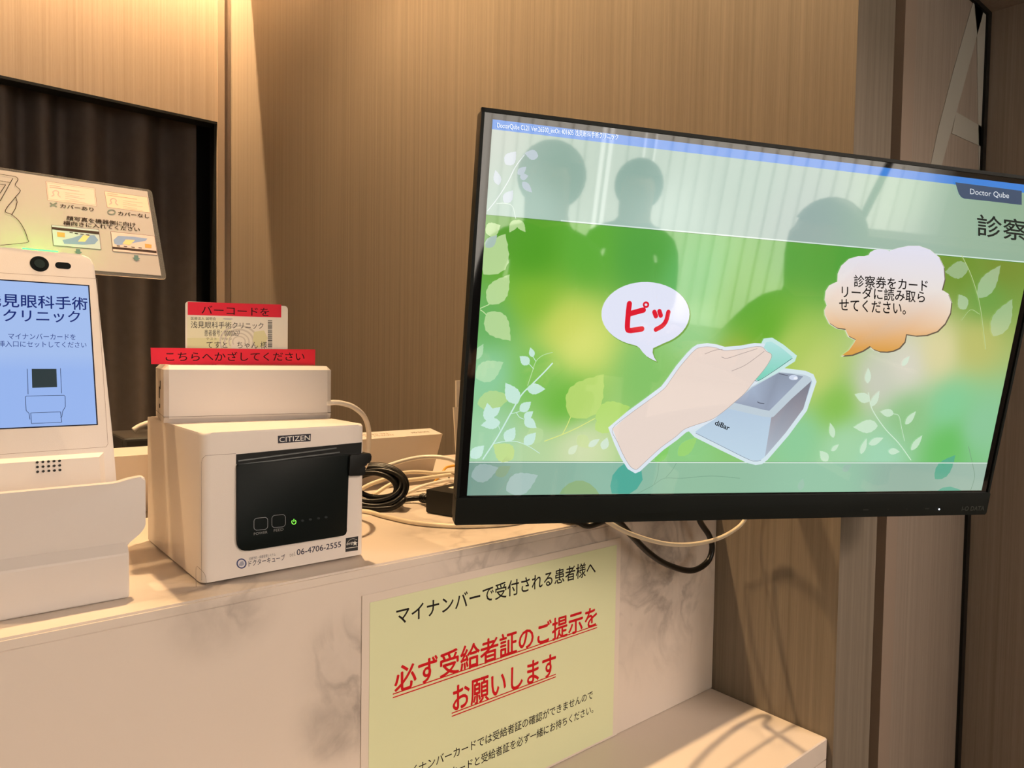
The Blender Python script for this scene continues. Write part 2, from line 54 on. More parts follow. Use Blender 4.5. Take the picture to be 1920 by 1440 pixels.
 'PF': [["P",[[56.46,5.22],[83.41,5.17],[83.22,11.19],[56.58,11.07]],[24,22,40]],["T","CITIZEN",[57.7,10.34],[82.57,10.21],[57.69,6.3],[225,222,215],0.0],["Q",[[0.02,107.56],[-0.08,45.71],[-0.14,22.07],[0.59,18.55],[2.84,16.46],[6.91,16.4],[24.59,16.6]],0.25,[120,105,95],0],["L",[[-3.75,111.59],[-3.73,97.33],[-0.42,99.64],[2.29,103.68],[3.19,107.69],[3.18,112.01]],0.25,[120,105,95],0],["P",[[32.56,100.9],[32.51,101.5],[32.37,102.06],[32.14,102.58],[31.83,103.05],[31.45,103.44],[31.0,103.75],[30.49,103.98],[29.94,104.11],[29.36,104.15],[28.77,104.09],[28.18,103.93],[27.61,103.69],[27.07,103.36],[26.56,102.95],[26.12,102.48],[25.73,101.95],[25.43,101.38],[25.2,100.78],[25.06,100.17],[25.02,99.57],[25.06,98.97],[25.2,98.41],[25.42,97.89],[25.73,97.43],[26.11,97.04],[26.56,96.73],[27.06,96.5],[27.6,96.36],[28.18,96.32],[28.77,96.38],[29.36,96.52],[29.93,96.77],[30.48,97.09],[30.99,97.5],[31.44,97.97],[31.83,98.5],[32.14,99.07],[32.37,99.67],[32.51,100.29]],[40,52,100]],["P",[[31.58,100.73],[31.55,101.19],[31.45,101.62],[31.28,102.02],[31.05,102.38],[30.76,102.68],[30.42,102.93],[30.05,103.1],[29.64,103.21],[29.21,103.24],[28.77,103.2],[28.33,103.08],[27.91,102.89],[27.5,102.64],[27.13,102.33],[26.79,101.97],[26.51,101.57],[26.28,101.13],[26.11,100.67],[26.01,100.2],[25.98,99.74],[26.01,99.28],[26.11,98.85],[26.28,98.45],[26.51,98.09],[26.79,97.79],[27.12,97.54],[27.5,97.37],[27.9,97.26],[28.33,97.23],[28.77,97.26],[29.21,97.38],[29.64,97.56],[30.04,97.81],[30.42,98.12],[30.76,98.48],[31.04,98.88],[31.27,99.32],[31.44,99.78],[31.55,100.26]],[205,200,205]],["P",[[26.55,101.32],[28.0,98.61],[29.93,98.46],[30.9,101.1],[28.97,102.24]],[150,150,165]],["T","診療予約・順番管理システム",[34.31,98.92],[54.88,98.73],[34.31,96.53],[60,60,80],0],["T","ドクターキューブ",[34.12,103.47],[62.46,103.31],[34.12,98.89],[35,38,62],0.01],["T","tel.",[66.13,101.68],[71.11,101.28],[66.12,98.37],[150,140,135],0],["T","06-4706-2555",[72.07,101.34],[110.11,100.74],[72.06,96.66],[35,38,62],0.01],["P",[[114.39,94.14],[125.8,94.13],[125.53,105.99],[114.12,105.63]],[25,28,34]],["L",[[115.13,99.15],[117.7,96.28],[121.26,95.52],[124.86,97.18]],0.25,[225,222,215],0],["T","energy",[115.14,101.11],[121.29,100.35],[115.12,98.71],[225,222,215],0],["P",[[122.82,97.08],[123.43,98.82],[125.23,99.11],[123.92,100.11],[124.54,101.97],[122.97,100.73],[121.42,101.47],[121.89,99.79],[120.45,98.57],[122.24,98.63]],[225,222,215]],["L",[[114.8,102.69],[125.27,102.97]],0.5,[225,222,215],0]],
 'PW': [["L",[[45.46,67.04],[46.2,67.19],[46.88,67.56],[47.41,68.12],[47.76,68.81],[47.88,69.56],[47.89,73.99],[47.77,74.73],[47.43,75.39],[46.9,75.89],[46.22,76.2],[45.48,76.27],[39.7,75.96],[38.96,75.8],[38.3,75.42],[37.78,74.87],[37.44,74.18],[37.32,73.44],[37.32,69.06],[37.43,68.33],[37.77,67.68],[38.29,67.18],[38.95,66.87],[39.68,66.78]],0.3,[150,155,160],1],["L",[[59.32,66.67],[60.09,66.82],[60.79,67.2],[61.34,67.77],[61.7,68.47],[61.82,69.23],[61.84,73.94],[61.72,74.69],[61.37,75.36],[60.81,75.87],[60.12,76.18],[59.35,76.26],[53.58,75.95],[52.83,75.79],[52.14,75.41],[51.6,74.84],[51.25,74.15],[51.13,73.39],[51.12,68.74],[51.24,68.0],[51.58,67.34],[52.12,66.82],[52.8,66.51],[53.56,66.42]],0.3,[150,155,160],1],["T","POWER",[37.23,79.59],[47.7,79.56],[37.23,77.6],[130,132,132],0],["T","FEED",[52.57,79.27],[60.29,79.18],[52.57,77.24],[130,132,132],0],["P",[[77.11,73.82],[77.1,73.96],[77.05,74.1],[76.98,74.22],[76.87,74.34],[76.74,74.43],[76.58,74.5],[76.41,74.56],[76.22,74.59],[76.03,74.59],[75.82,74.58],[75.62,74.54],[75.43,74.48],[75.24,74.39],[75.06,74.29],[74.91,74.18],[74.78,74.05],[74.67,73.91],[74.59,73.76],[74.55,73.61],[74.53,73.46],[74.55,73.32],[74.59,73.18],[74.67,73.06],[74.77,72.95],[74.9,72.85],[75.06,72.78],[75.23,72.73],[75.42,72.7],[75.61,72.69],[75.82,72.7],[76.02,72.74],[76.22,72.8],[76.4,72.89],[76.58,72.99],[76.73,73.1],[76.86,73.23],[76.97,73.37],[77.05,73.52],[77.1,73.67]],[22,32,36]],["P",[[83.64,73.77],[83.62,73.91],[83.58,74.05],[83.5,74.18],[83.39,74.29],[83.26,74.38],[83.1,74.46],[82.93,74.51],[82.74,74.54],[82.54,74.55],[82.33,74.53],[82.13,74.49],[81.93,74.43],[81.74,74.35],[81.56,74.25],[81.4,74.13],[81.27,74.0],[81.16,73.86],[81.08,73.71],[81.03,73.56],[81.02,73.41],[81.03,73.27],[81.08,73.13],[81.16,73.0],[81.26,72.89],[81.4,72.8],[81.55,72.72],[81.73,72.67],[81.92,72.64],[82.12,72.63],[82.32,72.65],[82.53,72.69],[82.73,72.75],[82.92,72.83],[83.09,72.93],[83.25,73.05],[83.39,73.18],[83.49,73.32],[83.57,73.47],[83.62,73.62]],[22,32,36]],["P",[[90.6,73.76],[90.58,73.91],[90.53,74.05],[90.45,74.17],[90.34,74.29],[90.21,74.38],[90.05,74.46],[89.87,74.51],[89.68,74.54],[89.48,74.55],[89.27,74.53],[89.06,74.49],[88.85,74.43],[88.66,74.35],[88.48,74.24],[88.32,74.13],[88.19,73.99],[88.08,73.85],[88.0,73.7],[87.95,73.55],[87.93,73.4],[87.95,73.26],[87.99,73.12],[88.07,72.99],[88.18,72.88],[88.32,72.78],[88.48,72.71],[88.65,72.65],[88.85,72.62],[89.05,72.62],[89.26,72.63],[89.47,72.67],[89.67,72.73],[89.86,72.82],[90.04,72.92],[90.2,73.04],[90.34,73.17],[90.45,73.31],[90.53,73.46],[90.58,73.61]],[22,32,36]],["P",[[97.1,73.68],[97.08,73.83],[97.03,73.97],[96.95,74.1],[96.84,74.21],[96.7,74.3],[96.54,74.38],[96.36,74.43],[96.17,74.47],[95.96,74.47],[95.75,74.46],[95.54,74.42],[95.33,74.35],[95.13,74.27],[94.95,74.17],[94.79,74.05],[94.65,73.91],[94.54,73.77],[94.46,73.62],[94.41,73.47],[94.39,73.32],[94.41,73.17],[94.46,73.03],[94.54,72.9],[94.65,72.79],[94.78,72.7],[94.94,72.62],[95.12,72.56],[95.32,72.53],[95.53,72.53],[95.74,72.54],[95.95,72.58],[96.16,72.64],[96.35,72.73],[96.53,72.83],[96.7,72.95],[96.83,73.08],[96.95,73.23],[97.03,73.37],[97.08,73.53]],[22,32,36]]],
 'PI': [["L",[[69.64,72.39],[69.96,72.74],[70.2,73.16],[70.34,73.62],[70.36,74.08],[70.27,74.51],[70.06,74.89],[69.76,75.19],[69.39,75.38],[68.97,75.46],[68.53,75.42],[68.09,75.26],[67.7,74.99],[67.37,74.64],[67.14,74.22],[67.0,73.77],[66.98,73.31],[67.08,72.87],[67.28,72.5],[67.57,72.2]],0.55,[120,255,60],0],["L",[[68.66,71.32],[68.67,73.59]],0.5,[120,255,60],0]],
 'PM': {"win":[[24.79,24.69],[115.63,23.53],[115.53,41.67],[114.31,83.8],[106.56,90.24],[30.41,90.82],[24.82,85.28]],"lever":[[115.64,24.4],[133.93,24.05],[135.54,25.71],[134.85,31.61],[130.0,33.18],[128.82,36.37],[130.41,38.71],[128.63,42.38],[114.94,41.62]],"slot":[[24.78,17.2],[128.16,14.98],[127.88,24.25],[115.64,24.4],[24.79,24.69]],"led":[68.67,73.49]},
 'SC': {"o":[0.1524,0.62368,-0.0592],"w":0.13795,"rot":-9,"zf":-0.01534,"zt":-0.01182,"cab":[0.2888,0.60208,-0.046]},
 'CO': [0.15788,0.65825,0.0],
 'CARD': [[19.78,-42.61],[106.48,-43.71],[107.07,-2.0],[19.9,-1.55]],
 'CT': [[21.76,-42.72],[100.82,-44.23],[100.74,-32.37],[21.74,-31.37]],
 'TAPE': [[-7.23,-2.32],[132.06,-3.39],[131.88,9.06],[-6.8,9.34]],
 'CT_': [["P",[[21.24,-29.51],[57.51,-30.13],[57.52,-2.8],[21.19,-2.66]],[226,222,190]],["P",[[21.21,-11.33],[47.07,-12.02],[47.06,-2.61],[21.19,-2.66]],[216,214,165]],["L",[[50.19,-1.69],[48.63,-5.08],[48.1,-8.72],[48.63,-12.39],[50.19,-15.84],[52.68,-18.85],[55.93,-21.21],[59.74,-22.76],[63.86,-23.4],[68.0,-23.05],[71.89,-21.75],[75.25,-19.58],[77.84,-16.67],[79.48,-13.22],[80.04,-9.49],[79.49,-5.72],[77.86,-2.2]],1.6,[205,196,180],0],["L",[[53.36,-3.41],[52.15,-6.01],[51.74,-8.81],[52.15,-11.63],[53.36,-14.28],[55.27,-16.59],[57.77,-18.4],[60.7,-19.59],[63.86,-20.06],[67.04,-19.79],[70.01,-18.79],[72.58,-17.12],[74.55,-14.89],[75.8,-12.25],[76.23,-9.39],[75.81,-6.52],[74.57,-3.82]],1.6,[205,196,180],0],["L",[[56.54,-5.13],[55.7,-6.94],[55.41,-8.9],[55.7,-10.87],[56.54,-12.72],[57.87,-14.32],[59.62,-15.58],[61.66,-16.4],[63.86,-16.73],[66.07,-16.53],[68.14,-15.83],[69.91,-14.66],[71.28,-13.11],[72.15,-11.29],[72.44,-9.3],[72.15,-7.31],[71.29,-5.44]],1.1,[205,196,180],0],["L",[[59.28,-6.61],[58.75,-7.75],[58.57,-8.97],[58.75,-10.21],[59.27,-11.36],[60.11,-12.37],[61.21,-13.16],[62.49,-13.67],[63.87,-13.87],[65.24,-13.74],[66.53,-13.3],[67.64,-12.57],[68.49,-11.6],[69.03,-10.46],[69.21,-9.23],[69.03,-7.98],[68.5,-6.82]],1.1,[205,196,180],0],["P",[[76.76,-18.47],[85.51,-19.89],[88.84,-13.13],[85.54,-5.05],[78.96,-3.78],[75.69,-10.51]],[216,212,160]],["T","医療法人 誠明会",[24.22,-27.03],[44.49,-27.51],[24.23,-29.85],[40,36,30],0],["P",[[51.23,-29.88],[57.51,-29.91],[59.09,-29.31],[56.46,-28.31],[52.27,-28.37],[49.98,-29.05]],[190,185,180]],["T","浅見眼科手術クリニック",[24.21,-20.09],[84.96,-21.24],[24.22,-25.95],[40,36,30],0.004],["T","患者番号：00000627",[35.07,-13.23],[64.61,-14.06],[35.07,-19.15],[40,36,30],0],["T","テスト　チャン",[36.59,-9.65],[57.83,-9.96],[36.59,-12.29],[90,80,70],0],["T","てすと　ちゃん 様",[36.78,-2.63],[88.3,-3.5],[36.79,-9.0],[40,36,30],0],["P",[[88.8,-29.48],[92.68,-29.63],[92.69,-29.17],[88.8,-29.02]],[60,52,45]],["P",[[88.8,-28.56],[92.69,-28.71],[92.69,-28.37],[88.8,-28.22]],[60,52,45]],["P",[[88.81,-27.53],[92.69,-27.68],[92.69,-26.65],[88.81,-26.51]],[60,52,45]],["P",[[88.81,-26.05],[92.69,-26.19],[92.69,-25.73],[88.81,-25.59]],[60,52,45]],["P",[[88.81,-25.25],[92.7,-25.39],[92.7,-25.05],[88.81,-24.91]],[60,52,45]],["P",[[88.81,-24.56],[92.7,-24.7],[92.7,-23.67],[88.81,-23.54]],[60,52,45]],["P",[[88.82,-22.85],[92.7,-22.98],[92.7,-22.3],[88.82,-22.16]],[60,52,45]],["P",[[88.82,-21.82],[92.7,-21.95],[92.7,-21.49],[88.82,-21.36]],[60,52,45]],["P",[[88.82,-20.68],[92.71,-20.81],[92.71,-20.12],[88.82,-19.99]],[60,52,45]],["P",[[88.82,-19.54],[92.71,-19.66],[92.71,-19.2],[88.82,-19.08]],[60,52,45]],["P",[[88.82,-18.73],[92.71,-18.86],[92.71,-18.17],[88.83,-18.05]],[60,52,45]],["P",[[88.83,-17.71],[92.71,-17.82],[92.71,-17.48],[88.83,-17.36]],[60,52,45]],["P",[[88.83,-16.68],[92.72,-16.79],[92.72,-16.1],[88.83,-15.99]],[60,52,45]],["P",[[88.83,-15.53],[92.72,-15.64],[92.72,-15.18],[88.83,-15.08]],[60,52,45]],["P",[[88.83,-14.73],[92.72,-14.84],[92.72,-14.15],[88.84,-14.05]],[60,52,45]],["P",[[88.84,-13.59],[92.72,-13.69],[92.73,-13.0],[88.84,-12.9]],[60,52,45]],["P",[[88.84,-12.56],[92.73,-12.66],[92.73,-11.97],[88.84,-11.87]],[60,52,45]],["P",[[88.84,-11.18],[92.73,-11.28],[92.73,-10.25],[88.84,-10.15]],[60,52,45]],["P",[[88.85,-9.47],[92.73,-9.56],[92.74,-9.1],[88.85,-9.01]],[60,52,45]],["P",[[88.85,-8.67],[92.74,-8.76],[92.74,-8.3],[88.85,-8.21]],[60,52,45]],["P",[[88.85,-7.75],[92.74,-7.84],[92.74,-7.15],[88.85,-7.06]],[60,52,45]],["P",[[88.85,-6.72],[92.74,-6.8],[92.74,-6.11],[88.85,-6.03]],[60,52,45]],["P",[[88.85,-5.69],[92.74,-5.77],[92.74,-5.08],[88.86,-5.0]],[60,52,45]],["P",[[88.86,-4.31],[92.75,-4.39],[92.75,-4.05],[88.86,-3.97]],[60,52,45]]],
 'CTT': [["T","バーコードを",[32.76,-32.72],[89.9,-33.18],[32.77,-40.14],[35,12,15],0.006]],
 'TPT': [["T","こちらへかざしてください",[4.21,8.91],[121.87,7.38],[4.24,0.77],[45,12,18],0.008]],
 'KO': [0.10035,0.6,-0.05512],
 'KS': [["T","浅見眼科手術",[-65.0,-87.99],[-1.37,-88.54],[-64.74,-98.05],[12,40,118],0.012],["T","クリニック",[-54.09,-77.07],[-6.79,-78.37],[-53.82,-86.12],[12,40,118],0.012],["T","マイナンバーカードを",[-51.6,-64.08],[-10.32,-64.7],[-51.46,-68.57],[18,48,130],0],["T","挿入口にセットしてください",[-57.72,-58.29],[-3.58,-58.61],[-57.59,-62.86],[18,48,130],0],["P",[[-38.51,-42.25],[-23.47,-42.26],[-23.62,-28.48],[-38.71,-28.21]],[42,58,62]],["Q",[[-41.16,-42.25],[-41.3,-23.57]],0.35,[30,50,90],0],["Q",[[-20.91,-42.67],[-21.08,-23.78]],0.35,[30,50,90],0],["Q",[[-42.87,-11.75],[-42.94,-21.8],[-42.19,-22.3],[-19.6,-22.28],[-18.97,-21.46],[-19.2,-13.76],[-21.01,-10.26],[-21.73,-6.34],[-22.53,-5.71]],0.35,[30,50,90],0],["Q",[[-42.87,-11.75],[-41.28,-9.76],[-40.92,-5.25]],0.35,[30,50,90],0],["Q",[[-40.23,-9.97],[-22.34,-10.04],[-21.91,-2.41],[-40.09,-2.26],[-40.23,-9.97]],0.35,[30,50,90],0]],
 'KSC': [[0.2,-108.0],[0.0,0.0]],
 'LO': [0.16311,0.665,0.06319],
 'LM': [["P",[[-80.07,-88.91],[-44.26,-88.84],[-44.62,-69.12],[-80.21,-68.88]],[240,205,190]],["Q",[[-80.07,-88.91],[-44.26,-88.84],[-44.62,-69.12],[-80.21,-68.88]],0.3,[150,110,105],1],["Q",[[-79.5,-87.52],[-45.1,-87.41],[-45.41,-70.5],[-79.53,-70.3]],0.25,[180,140,135],1],["P",[[-37.21,-87.16],[-3.04,-87.1],[-2.81,-69.43],[-36.72,-69.55]],[242,205,180]],["Q",[[-37.21,-87.16],[-3.04,-87.1],[-2.81,-69.43],[-36.72,-69.55]],0.3,[150,110,105],1],["L",[[-77.14,-73.45],[-75.35,-75.31],[-75.81,-78.22],[-73.65,-80.47],[-71.74,-79.05],[-72.3,-75.92],[-70.78,-73.71]],0.9,[200,170,165],0],["L",[[-66.98,-79.52],[-52.49,-79.69]],0.25,[185,150,145],0],["L",[[-67.13,-77.46],[-56.91,-76.76]],0.25,[185,150,145],0],["L",[[-67.29,-75.41],[-52.84,-75.52]],0.25,[185,150,145],0],["L",[[-67.44,-73.37],[-57.25,-72.63]],0.25,[185,150,145],0],["L",[[-67.6,-71.33],[-53.2,-71.37]],0.25,[185,150,145],0],["L",[[-77.67,-85.08],[-69.95,-85.09]],0.3,[160,120,120],0],["L",[[-77.79,-83.24],[-56.4,-83.01]],0.3,[160,120,120],0],["L",[[-34.95,-72.99],[-32.94,-74.93],[-33.37,-77.97],[-30.95,-80.33],[-28.89,-78.84],[-29.59,-75.56],[-27.99,-73.26]],0.9,[200,170,165],0],["L",[[-23.67,-79.33],[-7.79,-79.5]],0.25,[185,150,145],0],["L",[[-23.9,-77.17],[-12.72,-76.44]],0.25,[185,150,145],0],["L",[[-24.12,-75.03],[-8.29,-75.14]],0.25,[185,150,145],0],["L",[[-24.34,-72.89],[-13.2,-72.11]],0.25,[185,150,145],0],["L",[[-24.57,-70.76],[-8.79,-70.8]],0.25,[185,150,145],0],["L",[[-35.22,-85.15],[-26.78,-85.16]],0.3,[160,120,120],0],["L",[[-35.41,-83.22],[-11.98,-82.98]],0.3,[160,120,120],0],["L",[[-78.75,-66.2],[-74.22,-63.11]],1.1,[120,130,120],0],["L",[[-73.93,-67.12],[-78.87,-62.54]],1.1,[120,130,120],0],["L",[[-31.16,-65.11],[-31.37,-64.3],[-31.84,-63.53],[-32.52,-62.87],[-33.33,-62.37],[-34.21,-62.1],[-35.06,-62.07],[-35.8,-62.29],[-36.36,-62.73],[-36.68,-63.36],[-36.75,-64.11],[-36.53,-64.9],[-36.07,-65.67],[-35.4,-66.34],[-34.59,-66.84],[-33.71,-67.12],[-32.86,-67.15],[-32.11,-66.94],[-31.54,-66.49],[-31.21,-65.86]],1.0,[120,130,120],1],["T","カバーあり",[-71.74,-62.48],[-47.65,-62.86],[-71.44,-66.5],[34,22,18],0.02],["T","カバーなし",[-29.13,-62.06],[-4.35,-63.02],[-28.7,-66.27],[34,22,18],0.02],["T","顔写真を機器側に向け",[-68.34,-49.91],[-16.67,-51.19],[-67.99,-54.58],[34,22,18],0.02],["T","横向きに入れてください",[-70.94,-44.43],[-13.82,-46.71],[-70.6,-49.05],[34,22,18],0.02],["P",[[-79.2,-43.28],[-45.53,-43.79],[-45.7,-23.2],[-79.32,-22.92]],[190,200,205]],["Q",[[-79.2,-43.28],[-45.53,-43.79],[-45.7,-23.2],[-79.32,-22.92]],0.3,[90,70,65],1],["P",[[-36.64,-43.18],[-2.49,-43.49],[-2.74,-22.84],[-37.05,-22.59]],[222,196,188]],["Q",[[-36.64,-43.18],[-2.49,-43.49],[-2.74,-22.84],[-37.05,-22.59]],0.3,[110,80,75],1],["P",[[-72.74,-29.02],[-65.94,-31.92],[-59.61,-35.74],[-49.24,-37.3],[-46.89,-32.75],[-50.08,-27.92],[-58.38,-26.29],[-71.7,-25.38]],[130,155,195]],["P",[[-35.52,-34.4],[-31.44,-39.47],[-18.98,-40.32],[-8.61,-39.81],[-10.45,-37.0],[-19.72,-33.66],[-32.47,-29.39],[-35.2,-30.49]],[140,160,200]],["P",[[-61.83,-29.16],[-57.55,-36.05],[-52.77,-36.28],[-56.75,-29.59]],[240,205,145]],["P",[[-29.04,-31.35],[-26.0,-36.27],[-18.63,-36.83],[-23.71,-30.6]],[240,205,145]],["P",[[-79.15,-41.18],[-45.52,-41.61],[-45.66,-38.63],[-79.2,-38.69]],[62,45,42]],["P",[[-36.93,-27.3],[-2.94,-27.37],[-3.1,-24.81],[-37.01,-25.04]],[62,45,42]],["P",[[-75.9,-36.63],[-70.54,-36.5],[-70.75,-31.97],[-75.99,-31.77]],[205,160,90]],["P",[[-11.42,-33.82],[-6.12,-33.54],[-6.59,-29.62],[-11.69,-29.53]],[205,160,90]],["L",[[-67.16,-37.49],[-64.83,-37.47]],0.8,[60,50,50],0],["L",[[-63.53,-37.09],[-61.18,-37.06]],0.8,[60,50,50],0],["L",[[-59.51,-36.92],[-57.15,-36.89]],0.8,[60,50,50],0],["L",[[-55.45,-36.86],[-53.06,-36.82]],0.8,[60,50,50],0],["L",[[-33.62,-28.54],[-31.13,-28.49]],0.8,[60,50,50],0],["L",[[-28.25,-28.68],[-25.73,-28.63]],0.8,[60,50,50],0],["L",[[-22.45,-28.78],[-19.9,-28.72]],0.8,[60,50,50],0],["L",[[-16.96,-28.82],[-14.38,-28.77]],0.8,[60,50,50],0],["P",[[-63.93,-21.24],[-61.01,-21.16],[-61.02,-18.6],[-59.71,-18.39],[-62.6,-15.56],[-65.48,-18.39],[-64.01,-18.59]],[95,125,125]],["P",[[-21.32,-20.49],[-18.13,-20.4],[-18.21,-17.72],[-16.77,-17.5],[-20.02,-14.55],[-23.1,-17.51],[-21.49,-17.71]],[95,125,125]],["L",[[-111.15,-88.97],[-103.03,-88.83],[-100.4,-88.33],[-99.4,-85.68],[-101.6,-79.78],[-98.4,-74.78],[-101.92,-67.56],[-109.46,-52.32],[-105.64,-49.24],[-101.02,-43.46],[-97.79,-34.65],[-96.4,-26.53],[-97.23,-22.73],[-114.35,-17.81]],0.45,[45,35,30],0],["Q",[[-102.84,-86.4],[-112.4,-61.21]],0.45,[45,35,30],0],["Q",[[-111.46,-82.06],[-104.65,-81.58]],0.45,[45,35,30],0],["Q",[[-111.62,-78.43],[-107.91,-78.64],[-112.03,-69.38]],0.45,[45,35,30],0],["Q",[[-101.92,-67.56],[-101.13,-62.42],[-102.53,-55.95],[-105.34,-49.11]],0.45,[45,35,30],0]],
}
LETTER_A = [[(1.1087, 0.4944), (1.1581, 0.5105), (1.0857, 0.3763), (1.0484, 0.3094), (1.0188, 0.2554), (0.9783, 0.2381), (1.0035, 0.2998), (1.0492, 0.3891)], [(1.1084, 0.4972), (1.1574, 0.5162), (1.1763, 0.4718), (1.1899, 0.2713), (1.1572, 0.2657), (1.1257, 0.4567)], [(1.0611, 0.3331), (1.1686, 0.3353), (1.1763, 0.3083), (1.0491, 0.3026)]]


# ------------------------------------------------------------------ helpers
def lin(c):
    r = []
    for v in c:
        v = v/255.0
        r.append(v/12.92 if v <= 0.04045 else ((v+0.055)/1.055)**2.4)
    return r
def W(p): return Vector((p[0], p[1], p[2]+CZ))
def new_obj(name, me, parent=None):
    o = bpy.data.objects.new(name, me); C.objects.link(o)
    if parent is not None:
        o.parent = parent; o.matrix_parent_inverse = Matrix.Translation(-parent.location)
    return o
def from_bm(name, bm, mat, parent=None, smooth=False):
    me = bpy.data.meshes.new(name); bmesh.ops.recalc_face_normals(bm, faces=bm.faces); bm.to_mesh(me); bm.free()
    for m in (mat if isinstance(mat, (list, tuple)) else [mat]): me.materials.append(m)
    if smooth:
        for p in me.polygons: p.use_smooth = True
    return new_obj(name, me, parent)
def tag(o, label, cat, group=None):
    o['label'] = label; o['category'] = cat
    if group: o['group'] = group
    return o
def struct(o, label=None):
    o['kind'] = 'structure'
    if label: o['label'] = label
    return o
def thing(name, loc, label, cat, group=None):
    o = bpy.data.objects.new(name, None); o.empty_display_size = 0.02; C.objects.link(o); o.location = W(loc)
    return tag(o, label, cat, group)
def add_box(bm, lo, hi, bev=0.0, seg=3, M=None):
    lo = W(lo) if M is None else Vector(lo); hi = W(hi) if M is None else Vector(hi)
    r = bmesh.ops.create_cube(bm, size=1.0); vs = r['verts']
    for v in vs: v.co = Vector(((lo[i]+hi[i])/2 + v.co[i]*(hi[i]-lo[i]) for i in range(3)))
    if bev:
        es = list({e for v in vs for e in v.link_edges})
        r = bmesh.ops.bevel(bm, geom=es, offset=bev, segments=seg, profile=0.5, affect='EDGES'); vs = list({v for f in r['faces'] for v in f.verts} | set(v for v in vs if v.is_valid))
    if M is not None:
        for v in vs: v.co = M @ v.co
    return vs
def box(name, lo, hi, mat, parent=None, bev=0.0, seg=3, M=None, smooth=False):
    bm = bmesh.new(); add_box(bm, lo, hi, bev, seg, M); o = from_bm(name, bm, mat, parent)
    if bev and smooth: smooth_by_angle(o)
    return o
def smooth_by_angle(o, ang=35):
    me = o.data
    for p in me.polygons: p.use_smooth = True
    bm = bmesh.new(); bm.from_mesh(me)
    for e in bm.edges:
        if len(e.link_faces) == 2 and e.calc_face_angle(0) > math.radians(ang): e.smooth = False
    bm.to_mesh(me); bm.free()
def add_prism(bm, pts, o, ux, uy, depth, bev=0.0, seg=3):
    """outline pts (2D, metres) in the plane o,ux,uy pushed by the vector depth; bev rounds both rims"""
    ux = Vector(ux); uy = Vector(uy); depth = Vector(depth); o = Vector(o)
    a = [bm.verts.new(o+ux*p[0]+uy*p[1]) for p in pts]; b = [bm.verts.new(o+ux*p[0]+uy*p[1]+depth) for p in pts]
    n = len(pts); f1 = bm.faces.new(a); f2 = bm.faces.new(list(reversed(b)))
    for i in range(n): bm.faces.new((a[i], b[i], b[(i+1) % n], a[(i+1) % n]))
    if bev:
        es = list(f1.edges)
        bmesh.ops.bevel(bm, geom=es, offset=bev, segments=seg, profile=0.5, affect='EDGES')
def prism(name, pts, o, ux, uy, depth, mat, parent=None, bev=0.0, seg=3):
    bm = bmesh.new(); add_prism(bm, pts, o, ux, uy, depth, bev, seg); ob = from_bm(name, bm, mat, parent); smooth_by_angle(ob); return ob
def rrect(x0, y0, x1, y1, r, k=6):
    q = []
    for cx, cy, a0 in ((x1-r, y1-r, 0), (x0+r, y1-r, 90), (x0+r, y0+r, 180), (x1-r, y0+r, 270)):
        for i in range(k+1):
            a = math.radians(a0+90*i/k); q.append((cx+r*math.cos(a), cy+r*math.sin(a)))
    return q
def round_poly(pts, rad, k=5):
    out = []; n = len(pts)
    for i in range(n):
        p = Vector(pts[i]); a = Vector(pts[i-1])-p; b = Vector(pts[(i+1) % n])-p; r = rad[i] if isinstance(rad, (list, tuple)) else rad
        r = min(r, a.length*0.45, b.length*0.45)
        if r <= 0: out.append(tuple(p)); continue
        p1 = p+a.normalized()*r; p2 = p+b.normalized()*r
        for j in range(k+1):
            t = j/k; out.append(tuple(p1*(1-t)**2+p*2*t*(1-t)+p2*t*t))
    return out
def catmull(pts, n=8, closed=False):
    P = [Vector(p) for p in pts]; out = []; m = len(P); rng = m if closed else m-1
    for i in range(rng):
        p0 = P[(i-1) % m] if closed or i > 0 else P[0]*2-P[1]; p1 = P[i]; p2 = P[(i+1) % m]
        p3 = P[(i+2) % m] if closed or i+2 < m else P[-1]*2-P[-2]
        for j in range(n):
            t = j/n; out.append(0.5*((2*p1)+(p2-p0)*t+(2*p0-5*p1+4*p2-p3)*t*t+(3*p1-p0-3*p2+p3)*t**3))
    if not closed: out.append(P[-1])
    return out
def add_tube(bm, path, r, ns=10, closed=False):
    P = path; n = len(P); rings = []; up = None
    for i in range(n):
        t = (P[(i+1) % n]-P[i-1]) if closed else (P[min(i+1, n-1)]-P[max(i-1, 0)]); t.normalize()
        if up is None:
            up = Vector((0, 0, 1)) if abs(t.z) < 0.9 else Vector((1, 0, 0))
        s = t.cross(up); s.normalize(); up = s.cross(t); up.normalize()
        rr_ = r(i/(n-1)) if callable(r) else r
        rings.append([bm.verts.new(P[i]+s*math.cos(2*math.pi*k/ns)*rr_+up*math.sin(2*math.pi*k/ns)*rr_) for k in range(ns)])
    for i in range(n if closed else n-1):
        a = rings[i]; b = rings[(i+1) % n]
        for k in range(ns): bm.faces.new((a[k], a[(k+1) % ns], b[(k+1) % ns], b[k]))
    if not closed:
        bm.faces.new(list(reversed(rings[0]))); bm.faces.new(rings[-1])
def tube(name, pts, r, mat, parent=None, n=8, ns=10, closed=False, world=True):
    bm = bmesh.new(); add_tube(bm, catmull([W(p) for p in pts], n, closed), r, ns, closed); return from_bm(name, bm, mat, parent, smooth=True)
def add_cyl(bm, c, axis, r, h, n=28):
    ax = Vector(axis).normalized(); s = ax.orthogonal().normalized(); t = ax.cross(s)
    add_prism(bm, [(r*math.cos(2*math.pi*i/n), r*math.sin(2*math.pi*i/n)) for i in range(n)], Vector(c), s, t, ax*h)

